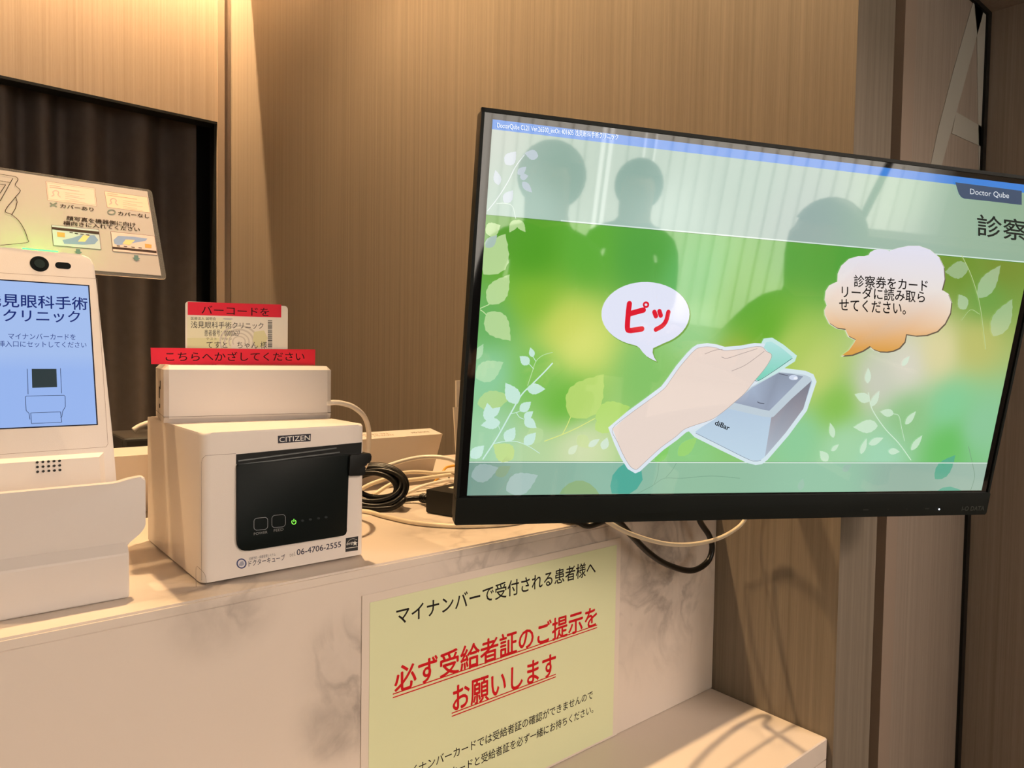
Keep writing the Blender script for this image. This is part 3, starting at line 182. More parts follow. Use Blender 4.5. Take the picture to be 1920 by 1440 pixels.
# ------------------------------------------------------------------ materials
def mat(name, col, rough=0.5, spec=0.5, metal=0.0, noise=0.0, nscale=60, coat=0.0, trans=0.0, emit=None, es=1.0, ior=1.45, bump=0.0):
    m = bpy.data.materials.new(name); m.use_nodes = True; nt = m.node_tree; b = nt.nodes['Principled BSDF']
    b.inputs['Base Color'].default_value = (*col, 1); b.inputs['Roughness'].default_value = rough; b.inputs['Specular IOR Level'].default_value = spec
    b.inputs['Metallic'].default_value = metal; b.inputs['Coat Weight'].default_value = coat; b.inputs['Transmission Weight'].default_value = trans; b.inputs['IOR'].default_value = ior
    if emit: b.inputs['Emission Color'].default_value = (*emit, 1); b.inputs['Emission Strength'].default_value = es
    if noise or bump:
        tc = nt.nodes.new('ShaderNodeTexCoord'); nz = nt.nodes.new('ShaderNodeTexNoise'); nz.inputs['Scale'].default_value = nscale; nz.inputs['Detail'].default_value = 4
        nt.links.new(tc.outputs['Object'], nz.inputs['Vector'])
        if noise:
            mx = nt.nodes.new('ShaderNodeMix'); mx.data_type = 'RGBA'
            mx.inputs[6].default_value = (*[c*(1-noise) for c in col], 1); mx.inputs[7].default_value = (*[min(1, c*(1+noise)) for c in col], 1)
            nt.links.new(nz.outputs['Fac'], mx.inputs[0]); nt.links.new(mx.outputs[2], b.inputs['Base Color'])
        if bump:
            bp = nt.nodes.new('ShaderNodeBump'); bp.inputs['Strength'].default_value = bump; bp.inputs['Distance'].default_value = 0.0004
            nt.links.new(nz.outputs['Fac'], bp.inputs['Height']); nt.links.new(bp.outputs['Normal'], b.inputs['Normal'])
    return m
def wood(name, dark, light, rough=0.5, along='Y', streak=640):
    """vertical brushed laminate: streaks run along Z, vary along one or both horizontal axes"""
    m = bpy.data.materials.new(name); m.use_nodes = True; nt = m.node_tree; b = nt.nodes['Principled BSDF']; N = nt.nodes.new; Lk = nt.links.new
    tc = N('ShaderNodeTexCoord')
    def nz(sc, z, detail):
        mp = N('ShaderNodeMapping'); mp.inputs['Scale'].default_value = (sc, sc, z); Lk(tc.outputs['Object'], mp.inputs['Vector'])
        t = N('ShaderNodeTexNoise'); t.inputs['Scale'].default_value = 1.0; t.inputs['Detail'].default_value = detail; t.inputs['Roughness'].default_value = 0.6; Lk(mp.outputs[0], t.inputs['Vector']); return t
    a = nz(streak, 2.2, 3); c = nz(150, 0.8, 3); e = nz(1100, 40, 2)
    ad = N('ShaderNodeMath'); ad.operation = 'MULTIPLY_ADD'; ad.inputs[1].default_value = 0.55; Lk(a.outputs['Fac'], ad.inputs[0]); Lk(c.outputs['Fac'], ad.inputs[2])
    ad2 = N('ShaderNodeMath'); ad2.operation = 'MULTIPLY_ADD'; ad2.inputs[1].default_value = 0.35; Lk(e.outputs['Fac'], ad2.inputs[0]); Lk(ad.outputs[0], ad2.inputs[2])
    rp = N('ShaderNodeValToRGB'); rp.color_ramp.elements[0].position = 0.66; rp.color_ramp.elements[0].color = (*dark, 1); rp.color_ramp.elements[1].position = 1.24; rp.color_ramp.elements[1].color = (*light, 1)
    mr = N('ShaderNodeMapRange'); mr.inputs['From Min'].default_value = 0.62; mr.inputs['From Max'].default_value = 1.28; Lk(ad2.outputs[0], mr.inputs['Value'])
    rp.color_ramp.elements[0].position = 0.05; rp.color_ramp.elements[1].position = 0.95; Lk(mr.outputs[0], rp.inputs[0]); Lk(rp.outputs[0], b.inputs['Base Color'])
    b.inputs['Roughness'].default_value = rough; b.inputs['Specular IOR Level'].default_value = 0.35
    bp = N('ShaderNodeBump'); bp.inputs['Strength'].default_value = 0.25; bp.inputs['Distance'].default_value = 0.0005; Lk(ad.outputs[0], bp.inputs['Height']); Lk(bp.outputs['Normal'], b.inputs['Normal'])
    return m
def marble(name):
    m = bpy.data.materials.new(name); m.use_nodes = True; nt = m.node_tree; b = nt.nodes['Principled BSDF']; N = nt.nodes.new; Lk = nt.links.new
    tc = N('ShaderNodeTexCoord')
    def noise(sc, det, dist=0.0, off=(0, 0, 0)):
        mp = N('ShaderNodeMapping'); mp.inputs['Scale'].default_value = sc; mp.inputs['Location'].default_value = off; Lk(tc.outputs['Object'], mp.inputs['Vector'])
        t = N('ShaderNodeTexNoise'); t.inputs['Scale'].default_value = 1; t.inputs['Detail'].default_value = det; t.inputs['Distortion'].default_value = dist; Lk(mp.outputs[0], t.inputs['Vector']); return t
    vein = noise((15, 15, 11), 8, 0.8, (0.3, 0.2, 0.9)); region = noise((5.0, 5.0, 6.5), 2, 0.3, (1.7, 0.4, 0.2)); fine = noise((55, 55, 40), 4, 0.8)
    ab = N('ShaderNodeMath'); ab.operation = 'SUBTRACT'; ab.inputs[1].default_value = 0.5; Lk(vein.outputs['Fac'], ab.inputs[0])
    ab2 = N('ShaderNodeMath'); ab2.operation = 'ABSOLUTE'; Lk(ab.outputs[0], ab2.inputs[0])
    v = N('ShaderNodeMapRange'); v.inputs['From Min'].default_value = 0.0; v.inputs['From Max'].default_value = 0.055; v.inputs['To Min'].default_value = 1; v.inputs['To Max'].default_value = 0; Lk(ab2.outputs[0], v.inputs['Value'])
    # the slab is veined in a few cloudy patches: beside the sheet and towards the wall
    def blob(c, r):
        d = N('ShaderNodeVectorMath'); d.operation = 'DISTANCE'; d.inputs[1].default_value = c; Lk(tc.outputs['Object'], d.inputs[0])
        q = N('ShaderNodeMapRange'); q.interpolation_type = 'SMOOTHSTEP'; q.inputs['From Min'].default_value = r; q.inputs['From Max'].default_value = r*0.15; Lk(d.outputs['Value'], q.inputs['Value']); return q
    blobs = [blob(c, r) for c, r in BLOBS]
    s = blobs[0].outputs[0]
    for q in blobs[1:]:
        mx_ = N('ShaderNodeMath'); mx_.operation = 'MAXIMUM'; Lk(s, mx_.inputs[0]); Lk(q.outputs[0], mx_.inputs[1]); s = mx_.outputs[0]
    rg = N('ShaderNodeMapRange'); rg.inputs['From Min'].default_value = 0.36; rg.inputs['From Max'].default_value = 0.66; Lk(region.outputs['Fac'], rg.inputs['Value'])
    k1 = N('ShaderNodeMath'); k1.operation = 'MULTIPLY'; Lk(v.outputs[0], k1.inputs[0]); Lk(s, k1.inputs[1])
    k2 = N('ShaderNodeMath'); k2.operation = 'MULTIPLY'; Lk(rg.outputs[0], k2.inputs[0]); Lk(s, k2.inputs[1])
    k3 = N('ShaderNodeMath'); k3.operation = 'MULTIPLY'; Lk(k2.outputs[0], k3.inputs[0]); Lk(fine.outputs['Fac'], k3.inputs[1])
    k4 = N('ShaderNodeMath'); k4.operation = 'MULTIPLY_ADD'; k4.inputs[1].default_value = 0.42; Lk(k1.outputs[0], k4.inputs[0]); 
    k5 = N('ShaderNodeMath'); k5.operation = 'MULTIPLY'; k5.inputs[1].default_value = 1.7; Lk(k3.outputs[0], k5.inputs[0]); Lk(k5.outputs[0], k4.inputs[2])
    mx = N('ShaderNodeMix'); mx.data_type = 'RGBA'; mx.inputs[6].default_value = (0.69, 0.61, 0.54, 1); mx.inputs[7].default_value = (0.27, 0.235, 0.21, 1); mx.clamp_factor = True
    Lk(k4.outputs[0], mx.inputs[0]); Lk(mx.outputs[2], b.inputs['Base Color'])
    b.inputs['Roughness'].default_value = 0.33; b.inputs['Specular IOR Level'].default_value = 0.4
    return m
def printed(name, rough=0.5, emission=0.0, ior=1.45, coat=0.0, spec=0.5):
    """reads the print's own colour per vertex; a screen gives that colour off as light behind clear glass"""
    m = bpy.data.materials.new(name); m.use_nodes = True; nt = m.node_tree; b = nt.nodes['Principled BSDF']
    a = nt.nodes.new('ShaderNodeAttribute'); a.attribute_name = 'Col'
    b.inputs['Specular IOR Level'].default_value = spec; b.inputs['Roughness'].default_value = rough; b.inputs['IOR'].default_value = ior; b.inputs['Coat Weight'].default_value = coat; b.inputs['Coat Roughness'].default_value = 0.08
    if emission:
        b.inputs['Base Color'].default_value = (0.004, 0.004, 0.004, 1); b.inputs['Emission Strength'].default_value = emission
        nt.links.new(a.outputs['Color'], b.inputs['Emission Color'])
    else: nt.links.new(a.outputs['Color'], b.inputs['Base Color'])
    return m
BLOBS = [((0.262, 0.508, 0.925), 0.055), ((0.255, 0.508, 0.885), 0.05), ((0.40, 0.508, 0.985), 0.07), ((0.56, 0.508, 0.985), 0.11), ((0.66, 0.508, 0.92), 0.15), ((0.69, 0.508, 0.99), 0.12), ((0.06, 0.508, 0.87), 0.03), ((0.16, 0.53, 1.0), 0.06), ((0.42, 0.56, 1.0), 0.10)]
M_WOOD = wood('wood_laminate', (0.166, 0.136, 0.104), (0.246, 0.208, 0.164))
M_WOOD2 = wood('wood_laminate_header', (0.33, 0.262, 0.195), (0.45, 0.367, 0.28), streak=520)
M_WOODD = wood('taupe_laminate', (0.240, 0.196, 0.160), (0.340, 0.280, 0.232))  # separate taupe laminate, lighter than the main one, for the right side
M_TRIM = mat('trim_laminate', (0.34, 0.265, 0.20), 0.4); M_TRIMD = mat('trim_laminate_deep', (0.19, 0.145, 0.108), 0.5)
M_MARBLE = marble('marble')
M_WHITE = mat('white_plastic', (0.71, 0.65, 0.60), 0.42, 0.4, bump=0.12, nscale=1800)
M_WHITE2 = mat('white_satin_plastic', (0.64, 0.59, 0.555), 0.38, 0.4)
M_CREAM = mat('cream_cable', (0.76, 0.66, 0.50), 0.4); M_WCABLE = mat('white_cable', (0.82, 0.76, 0.68), 0.4); M_ORANGE = mat('amber_cable', (0.70, 0.36, 0.05), 0.4)
M_BLACK = mat('black_plastic', (0.008, 0.009, 0.0085), 0.42, 0.25); M_BLACKG = mat('black_gloss', (0.003, 0.006, 0.006), 0.42, 0.16); M_RUBBER = mat('black_cable_rubber', (0.003, 0.003, 0.003), 0.32, 0.4)
M_BEZEL = mat('monitor_black', (0.006, 0.009, 0.0085), 0.5, 0.22, bump=0.1, nscale=2500); M_DARK = mat('dark_grey_plastic', (0.026, 0.025, 0.024), 0.55, 0.3)
M_METAL = mat('bright_metal', (0.7, 0.68, 0.64), 0.3, metal=1.0); M_SEAM = mat('dark_seam', (0.16, 0.13, 0.11), 0.8)  # the second is the dark joint line round the scanner
M_CURTAIN = mat('curtain_cloth', (0.125, 0.108, 0.102), 0.9, 0.1, noise=0.15, nscale=30)
M_FLOOR = mat('floor_vinyl', (0.35, 0.29, 0.23), 0.5, noise=0.1, nscale=6); M_PAINT = mat('wall_paint', (0.70, 0.64, 0.57), 0.8, noise=0.02, nscale=4); M_CEIL = mat('ceiling_paint', (0.72, 0.67, 0.60), 0.85, noise=0.02, nscale=5)
M_PRINT = printed('printed_paper', 0.6, spec=0.2); M_PRINTG = printed('laminated_print', 0.3, coat=0.15, spec=0.3); M_PRINTP = printed('plastic_print', 0.4)
M_SCREEN = printed('screen_picture', 0.03, emission=1.0, ior=1.72); M_KSCREEN = printed('reader_screen_picture', 0.3, emission=0.88, spec=0.15)
M_FILM = mat('clear_film', (0.9, 0.9, 0.9), 0.1, trans=0.85, ior=1.3)

# ------------------------------------------------------------------ flat prints
def tri_text(s, bold):
    cu = bpy.data.curves.new('t', 'FONT'); cu.body = s; cu.resolution_u = 3
    if bold == 2: cu.shear = 0.25
    ob = bpy.data.objects.new('t', cu); C.objects.link(ob); bpy.context.view_layer.update()
    dg = bpy.context.evaluated_depsgraph_get(); me = bpy.data.meshes.new_from_object(ob.evaluated_get(dg))
    V = [(v.co.x, v.co.y) for v in me.vertices]; F = [tuple(p.vertices) for p in me.polygons]
    bpy.data.objects.remove(ob); bpy.data.curves.remove(cu); bpy.data.meshes.remove(me)
    return V, F
SOFT = 420
def idw(ctrl, p, pw=3.0):
    sw = 0; c = [0, 0, 0]
    for q in ctrl:
        d2 = (q[0]-p[0])**2+(q[1]-p[1])**2+SOFT; w = 1/d2**(pw/2); sw += w
        for i in range(3): c[i] += w*q[2+i]
    return [x/sw for x in c]
class Flat:
    """layers of print on one flat surface: x to the right, y downwards, millimetres"""
    def __init__(s, o, ux, uy, lift=0.05, z0=0.0, clip=None):
        s.o = Vector(o); s.ux = Vector(ux).normalized(); s.uy = Vector(uy).normalized(); s.n = s.uy.cross(s.ux).normalized(); s.z = z0; s.lift = lift
        s.V = []; s.F = []; s.Cc = []; s.bg = None; s.clip = clip
    def pos(s, p, z): return s.o+(s.ux*p[0]+s.uy*p[1]+s.n*z)*0.001
    def put(s, V, F, cols, z=None):
        if s.clip:
            x0, y0, x1, y1 = s.clip; V = [(min(max(v[0], x0), x1), min(max(v[1], y0), y1)) for v in V]
        b = len(s.V); zz = s.z if z is None else z
        s.V += [s.pos(v, zz) for v in V]; s.F += [tuple(i+b for i in f) for f in F]
        s.Cc += cols if isinstance(cols[0], (list, tuple)) else [cols]*len(V)
    def poly(s, pts, col):
        s.fill(pts, lambda p: lin(col))
    def fill(s, pts, cf):
        bm = bmesh.new(); vs = [bm.verts.new((p[0], p[1], 0)) for p in pts]
        try: f = bm.faces.new(vs)
        except ValueError: bm.free(); return
        f.normal_update(); bmesh.ops.triangulate(bm, faces=[f], ngon_method='EAR_CLIP'); bm.verts.index_update()
        V = [(v.co.x, v.co.y) for v in bm.verts]; F = [tuple(v.index for v in f.verts) for f in bm.faces]; bm.free()
        s.put(V, F, [cf(v) for v in V]); 
    def step(s): s.z += s.lift
    def line(s, pts, w, col, closed=0):
        P = [Vector(p) for p in pts]
        if len(P) > 2: P = catmull([Vector((p.x, p.y, 0)) for p in P], 4, bool(closed)); P = [Vector((p.x, p.y)) for p in P]
        n = len(P); V = []; F = []
        for i in range(n):
            t = (P[(i+1) % n]-P[i-1]) if closed else (P[min(i+1, n-1)]-P[max(i-1, 0)])
            if t.length < 1e-6: t = Vector((1, 0))
            t.normalize(); m = Vector((-t.y, t.x))*w/2; V += [tuple(P[i]+m), tuple(P[i]-m)]
        for i in range(n if closed else n-1): j = (i+1) % n; F.append((2*i, 2*i+1, 2*j+1, 2*j))
        s.put(V, F, lin(col))
        if w > 2 and not closed:
            for q in (P[0], P[-1]): 
                s.z += 0.004; s.put([(q.x+w/2*math.cos(k*0.524), q.y+w/2*math.sin(k*0.524)) for k in range(12)], [tuple(range(12))], lin(col))
    def polyline(s, pts, w, col, closed=0):
        P = list(pts)+([pts[0]] if closed else [])
        for i in range(len(P)-1):
            s.line([P[i], P[i+1]], w, col)
    def leaf(s, a, b, wr, col, al):
        a = Vector(a); b = Vector(b); t = b-a; L = t.length; t.normalize(); n = Vector((-t.y, t.x)); w = L*wr/2; K = 18; V = []; F = []
        for i in range(K+1):
            u = i/K; h = w*math.sin(math.pi*u**0.78)*(1-0.10*u) if 0 < u < 1 else 0.0
            j = 0.035*w*(1 if i % 3 == 0 else -0.6)*(0 < u < 1); c = a+t*(L*u); m_ = c+n*(0.05*w*math.sin(math.pi*u))
            V += [tuple(c+n*(h+j)), tuple(m_), tuple(c-n*(h-j))]
        for i in range(K):
            q = 3*i; F += [(q, q+1, q+4, q+3), (q+1, q+2, q+5, q+4)]
        lc = lin(col); cols = []
        for v in V:
            g = s.bg(v) if s.bg else (1, 1, 1); cols.append([g[i]*(1-al)+lc[i]*al for i in range(3)])
        s.put(V, F, cols)
    def text(s, body, bl, br, tl, col, bold=0):
        V, F = tri_text(body, bold)
        x0 = min(v[0] for v in V); x1 = max(v[0] for v in V); y0 = min(v[1] for v in V); y1 = max(v[1] for v in V)
        X = Vector(br)-Vector(bl); Y = Vector(tl)-Vector(bl); b = Vector(bl)
        e = {0: 0, 2: 0.02}.get(bold, bold)
        for dx, dy in (((0, 0),) if not e else ((-e, 0), (e, 0), (0, -e), (0, e))):
            s.put([tuple(b+X*((v[0]+dx-x0)/(x1-x0))+Y*((v[1]+dy-y0)/(y1-y0))) for v in V], F, lin(col)); s.z += 0.0004
    def draw(s, items):
        for it in items:
            k = it[0]
            if k == 'P': s.poly(it[1], it[2])
            elif k == 'L': s.line(it[1], it[2], it[3], it[4])
            elif k == 'Q': s.polyline(it[1], it[2], it[3], it[4])
            elif k == 'F': s.leaf(it[1], it[2], it[3], it[4], it[5])
            elif k == 'T': s.text(*it[1:7])
            elif k == 'G':
                st = it[2]
                def cf(p, st=st):
                    y = p[1]
                    if y <= st[0][0]: return lin(st[0][1])
                    for i in range(len(st)-1):
                        if y <= st[i+1][0]:
                            t = (y-st[i][0])/(st[i+1][0]-st[i][0]); return [a*(1-t)+b*t for a, b in zip(lin(st[i][1]), lin(st[i+1][1]))]
                    return lin(st[-1][1])
                s.fill(it[1], cf)
            s.step()
    def grid(s, x0, y0, x1, y1, nx, ny, cf):
        V = [(x0+(x1-x0)*i/nx, y0+(y1-y0)*j/ny) for j in range(ny+1) for i in range(nx+1)]
        F = [(j*(nx+1)+i, j*(nx+1)+i+1, (j+1)*(nx+1)+i+1, (j+1)*(nx+1)+i) for j in range(ny) for i in range(nx)]
        s.put(V, F, [cf(v) for v in V]); s.step()
    def rect(s, x0, y0, x1, y1, col): s.poly([(x0, y0), (x1, y0), (x1, y1), (x0, y1)], col); s.step()
    def build(s, name, material, parent=None, thick=None):
        me = bpy.data.meshes.new(name); me.from_pydata([tuple(v) for v in s.V], [], s.F)
        at = me.attributes.new('Col', 'FLOAT_COLOR', 'POINT')
        for i, c in enumerate(s.Cc): at.data[i].color = (c[0], c[1], c[2], 1)
        me.materials.append(material); o = new_obj(name, me, parent)
        bm = bmesh.new(); bm.from_mesh(me)
        flip = [f for f in bm.faces if f.normal.dot(s.n) < 0 and abs(f.normal.dot(s.n)) > 0.5]
        bmesh.ops.reverse_faces(bm, faces=flip); bm.to_mesh(me); bm.free()
        return o
    def slab(s, outline, th, col):
        """the sheet itself, th millimetres thick behind its printed face"""
        n = len(outline); c = lin(col); b = len(s.V)
        s.V += [s.pos(p, 0) for p in outline]+[s.pos(p, -th) for p in outline]; s.Cc += [c]*(2*n)
        s.F.append(tuple(range(b, b+n))); s.F.append(tuple(range(b+2*n-1, b+n-1, -1)))
        for i in range(n): s.F.append((b+i, b+n+i, b+n+(i+1) % n, b+(i+1) % n))
        s.step()

exec_order = []
# ------------------------------------------------------------------ the setting
XW = 0.7611; YE = 0.3541; YB = 2.3074; ZC = -0.1714; ZD = -0.4132; YC = 0.508; FZ = -CZ
struct(box('floor', (-3.0, -3.6, FZ-0.05), (3.4, 2.75, FZ), M_FLOOR))
struct(box('wall_right', (XW, YE, FZ), (XW+0.0904, YB+0.08, 1.6), M_WOOD))
bm = bmesh.new(); add_box(bm, (-3.0, YB, 0.711), (0.727, YB+0.05, 1.6)); struct(from_bm('wall_back', bm, M_WOOD2))
struct(box('trim_1', (0.719, YB-0.004, FZ), (0.7405, YB+0.055, 1.6), M_TRIM))
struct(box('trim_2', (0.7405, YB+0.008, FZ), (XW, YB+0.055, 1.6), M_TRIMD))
bm = bmesh.new(); add_box(bm, (-3.0, YB-0.002, 0.7035), (0.719, YB+0.052, 0.711)); add_box(bm, (0.7125, YB+0.006, FZ), (0.719, YB+0.052, 0.7035)); struct(from_bm('trim_3', bm, M_BLACK))
struct(box('wall_far', (-3.0, 2.68, FZ), (XW+0.09, 2.75, 1.6), M_DARK))  # coloured dark to stand in for the unlit room behind the curtain
# pier beyond the desk: flat laminate face, a sunk groove, a light strip, then the flush panel with its black edges
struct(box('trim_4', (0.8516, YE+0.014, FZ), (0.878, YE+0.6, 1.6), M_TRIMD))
struct(box('trim_5', (0.878, YE, FZ), (0.9098, YE+0.6, 1.6), mat('pale_strip_laminate', (0.29, 0.225, 0.18), 0.5)))
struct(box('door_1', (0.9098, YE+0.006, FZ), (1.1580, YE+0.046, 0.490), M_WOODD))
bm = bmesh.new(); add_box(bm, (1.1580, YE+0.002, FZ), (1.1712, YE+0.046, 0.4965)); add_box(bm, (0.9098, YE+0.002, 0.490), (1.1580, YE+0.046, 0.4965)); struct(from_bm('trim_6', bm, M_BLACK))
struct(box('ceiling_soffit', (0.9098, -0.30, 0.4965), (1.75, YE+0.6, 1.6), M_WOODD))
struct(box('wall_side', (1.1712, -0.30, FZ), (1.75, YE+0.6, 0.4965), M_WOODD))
bm = bmesh.new(); add_box(bm, (-3.0, -3.6, 1.30), (3.4, 2.189, 1.36)); struct(from_bm('ceiling', bm, M_CEIL))
struct(box('ceiling_upper', (-3.0, 2.10, 1.6), (XW+0.09, 2.75, 1.65), M_CEIL))
bm = bmesh.new(); add_box(bm, (-3.0, 2.139, 1.36), (XW, 2.182, 1.6)); struct(from_bm('trim_7', bm, M_CEIL))
struct(box('wall_left', (-3.05, -3.6, FZ), (-3.0, 2.75, 1.6), M_PAINT))
struct(box('wall_hall', (3.4, -3.6, FZ), (3.45, 0.954, 1.6), M_PAINT))
struct(box('wall_passage', (1.75, 0.85, FZ), (3.4, 0.90, 1.36), M_PAINT))
# window wall behind the photographer, with its sill, pane and blinds
YWN = -3.3
bm = bmesh.new()
add_box(bm, (-3.0, YWN-0.1, FZ), (3.4, YWN, -0.80)); add_box(bm, (-3.0, YWN-0.1, 1.05), (3.4, YWN, 1.36)); add_box(bm, (-3.0, YWN-0.1, -0.80), (-0.85, YWN, 1.05)); add_box(bm, (1.72, YWN-0.1, -0.80), (3.4, YWN, 1.05))
struct(from_bm('wall_front', bm, M_PAINT))
M_DAY = mat('daylit_pane', (0.1, 0.1, 0.1), 0.2, emit=(1.0, 0.93, 0.85), es=WINDOW_GLOW)
struct(box('window_1', (-0.85, YWN-0.09, -0.80), (1.72, YWN-0.07, 1.05), M_DAY))
# vertical blinds: each slat its own part
M_SLAT = bpy.data.materials.new('blind_cloth'); M_SLAT.use_nodes = True
_nt = M_SLAT.node_tree; _b = _nt.nodes['Principled BSDF']; _b.inputs['Base Color'].default_value = (0.75, 0.73, 0.68, 1); _b.inputs['Roughness'].default_value = 0.9
_tr = _nt.nodes.new('ShaderNodeBsdfTranslucent'); _tr.inputs[0].default_value = (0.80, 0.78, 0.74, 1); _mx = _nt.nodes.new('ShaderNodeMixShader'); _mx.inputs[0].default_value = 0.72
_nt.links.new(_b.outputs[0], _mx.inputs[1]); _nt.links.new(_tr.outputs[0], _mx.inputs[2]); _nt.links.new(_mx.outputs[0], _nt.nodes['Material Output'].inputs['Surface'])
bl = thing('vertical_blind', (0.45, YWN+0.10, 1.05), 'pale vertical slat blind hanging closed over the daylit window, mirrored in the large screen', 'blind')
box('head_rail', (-0.92, YWN+0.075, 1.02), (1.84, YWN+0.125, 1.06), M_WHITE2, bl)
random.seed(11)
for i in range(35):
    x = -0.88+0.0785*i; a = math.radians(13+random.uniform(-6, 6)) if i not in (12, 15, 20) else math.radians({12: 74, 15: 58, 20: 36}[i])
    bm = bmesh.new(); pts = []
    for k in range(5):
        u = (k/4-0.5)*0.0935; pts.append((x+u*math.cos(a), YWN+0.10+u*math.sin(a)+0.006*math.cos(k*math.pi/4)))
    for k in range(4):
        q = [W((pts[k][0], pts[k][1], -0.82)), W((pts[k+1][0], pts[k+1][1], -0.82)), W((pts[k+1][0], pts[k+1][1], 1.03)), W((pts[k][0], pts[k][1], 1.03))]
        bm.faces.new([bm.verts.new(p) for p in q])
    bmesh.ops.remove_doubles(bm, verts=bm.verts, dist=1e-5)
    from_bm('slat', bm, M_SLAT, bl, smooth=True)

# ---------------------------------------------------------------- reception counter
ct = thing('reception_counter', (0.0, 0.75, FZ), 'cream grey veined marble reception counter with a lower bag ledge along its front', 'counter')
bm = bmesh.new(); add_box(bm, (-1.6, YC, ZC-0.0075), (XW-0.0006, 1.0, ZC))
es = [e for e in bm.edges if all(abs(v.co.y-YC) < 1e-5 and abs(v.co.z-(ZC+CZ)) < 1e-5 for v in e.verts)]
bmesh.ops.bevel(bm, geom=es, offset=0.0016, segments=2, affect='EDGES'); from_bm('worktop', bm, M_MARBLE, ct)
box('front_panel', (-1.6, YC+0.0004, ZD+0.0003), (XW-0.0006, YC+0.03, ZC-0.0078), M_MARBLE, ct, bev=0.0006, seg=1)
bm = bmesh.new(); add_box(bm, (-1.6, YE+0.006, ZD-0.024), (XW-0.0012, YC+0.03, ZD), 0.0012, 1); add_box(bm, (-1.6, YE+0.0064, FZ), (XW-0.0012, YE+0.03, ZD-0.0245)); from_bm('bag_ledge', bm, M_MARBLE, ct)
box('back_panel', (-1.6, 0.97, FZ), (XW-0.0006, 0.999, ZC-0.0078), M_MARBLE, ct)

# ---------------------------------------------------------------- curtain behind the hatch
bm = bmesh.new(); N = 260; top = []; bot = []; topb = []; botb = []
random.seed(5); ph = 0
for i in range(N+1):
    x = -1.5+2.19*i/N
    ph += 2*math.pi*2.19/N/0.135*(1+0.35*math.sin(i*0.071)+0.2*math.sin(i*0.029+1))
    y = 2.45+0.042*math.sin(ph)+0.012*math.sin(ph*0.37+1); sw = 0.012*math.sin(ph*0.5)
    for L, dy, z in ((top, 0, 1.05), (bot, sw, FZ+0.02), (topb, 0.003, 1.05), (botb, sw+0.003, FZ+0.02)): L.append(bm.verts.new(W((x, y+dy, z))))
for i in range(N):
    bm.faces.new((top[i], bot[i], bot[i+1], top[i+1])); bm.faces.new((topb[i+1], botb[i+1], botb[i], topb[i]))
tag(from_bm('curtain', bm, M_CURTAIN, smooth=True), 'dark grey brown pleated curtain hanging behind the staff hatch', 'curtain')
tag(tube('curtain_rail', [(-1.6, 2.45, 1.06), (0, 2.45, 1.06), (0.75, 2.45, 1.06)], 0.011, M_DARK), 'dark rail holding the pleated curtain behind the hatch', 'rail')

# ---------------------------------------------------------------- thin grey letter strokes on the flush panel
def quad_letter(name, strokes, y, t, m):
    bm = bmesh.new()
    for st in strokes: add_prism(bm, st, Vector((0, y, CZ)), (1, 0, 0), (0, 0, 1), (0, t, 0))
    return from_bm(name, bm, m)
M_LETTER = mat('letter_grey', (0.36, 0.345, 0.30), 0.6)
tag(quad_letter('grey_letter', LETTER_A, YE+0.0052, 0.0008, M_LETTER), 'tall grey letter A on the dark laminate panel at the right', 'lettering')

# ---------------------------------------------------------------- notice sheet on the counter front
nt_ = thing('notice_sheet', (0.43, YC-0.0005, -0.31), 'pale yellow A4 notice with red underlined Japanese text stuck on the marble front', 'sign')
f = Flat(W((0.2777, YC-0.0006, -0.2014)), (1, 0, 0), (0, 0, -1), 0.012)
f.slab([(0, 0), (297, 0), (297, 209), (0, 209)], 0.25, (216, 222, 182)); f.draw(D['NS']); f.build('printed_sheet', M_PRINT, nt_)
bm = bmesh.new(); add_prism(bm, [(-0.007, 0.007), (0.304, 0.007), (0.304, -0.2112), (-0.007, -0.2112)], W((0.2777, YC-0.00033, -0.2014)), (1, 0, 0), (0, 0, 1), (0, 0.0003, 0))
from_bm('laminate_border', bm, mat('laminate_film', (0.70, 0.62, 0.545), 0.3, 0.4), nt_)

# ---------------------------------------------------------------- receipt printer
PX, PY, PZ = 0.1558, 0.5357, -0.0592
pr = thing('receipt_printer', (PX+0.066, PY+0.08, ZC), 'white cube shaped receipt printer with a black front window and printed phone number', 'printer')
bm = bmesh.new()
body = round_poly([(0, 0), (0.1312, 0), (0.1312, 0.1607), (0, 0.1607)], [0.007, 0.006, 0.004, 0.004])
add_prism(bm, body, W((PX, PY, PZ)), (1, 0, 0), (0, 1, 0), (0, 0, -0.1102), 0.0022, 3)
o = from_bm('body', bm, M_WHITE, pr); smooth_by_angle(o, 40)
for x, y in ((0.02, 0.02), (0.11, 0.02), (0.02, 0.14), (0.11, 0.14)):
    bm = bmesh.new(); add_cyl(bm, W((PX+x, PY+y, ZC)), (0, 0, 1), 0.007, 0.0022); from_bm('rubber_foot', bm, M_DARK, pr)
O = W((PX, PY, PZ)); PM = D['PM']
def mm(pts): return [(p[0]/1000, -p[1]/1000) for p in pts]
prism('paper_slot', mm(PM['slot']), O+Vector((0, -0.0006, 0)), (1, 0, 0), (0, 0, 1), (0, 0.01, 0), M_BLACK, pr)
win = round_poly(mm(PM['win'][:4]+[[PM['win'][3][0], PM['win'][5][1]+0.2], [PM['win'][6][0], PM['win'][5][1]]]), [0.0015, 0.0012, 0.0, 0.0, 0.009, 0.009])
wo = prism('front_window', win, O+Vector((0, -0.0022, 0)), (1, 0, 0), (0, 0, 1), (0, 0.012, 0), M_BLACKG, pr, 0.0006, 2)
f = Flat(O+Vector((0, -0.00222, 0)), (1, 0, 0), (0, 0, -1), 0.01); f.draw(D['PW']); f.build('button_marking', M_PRINTP, wo)
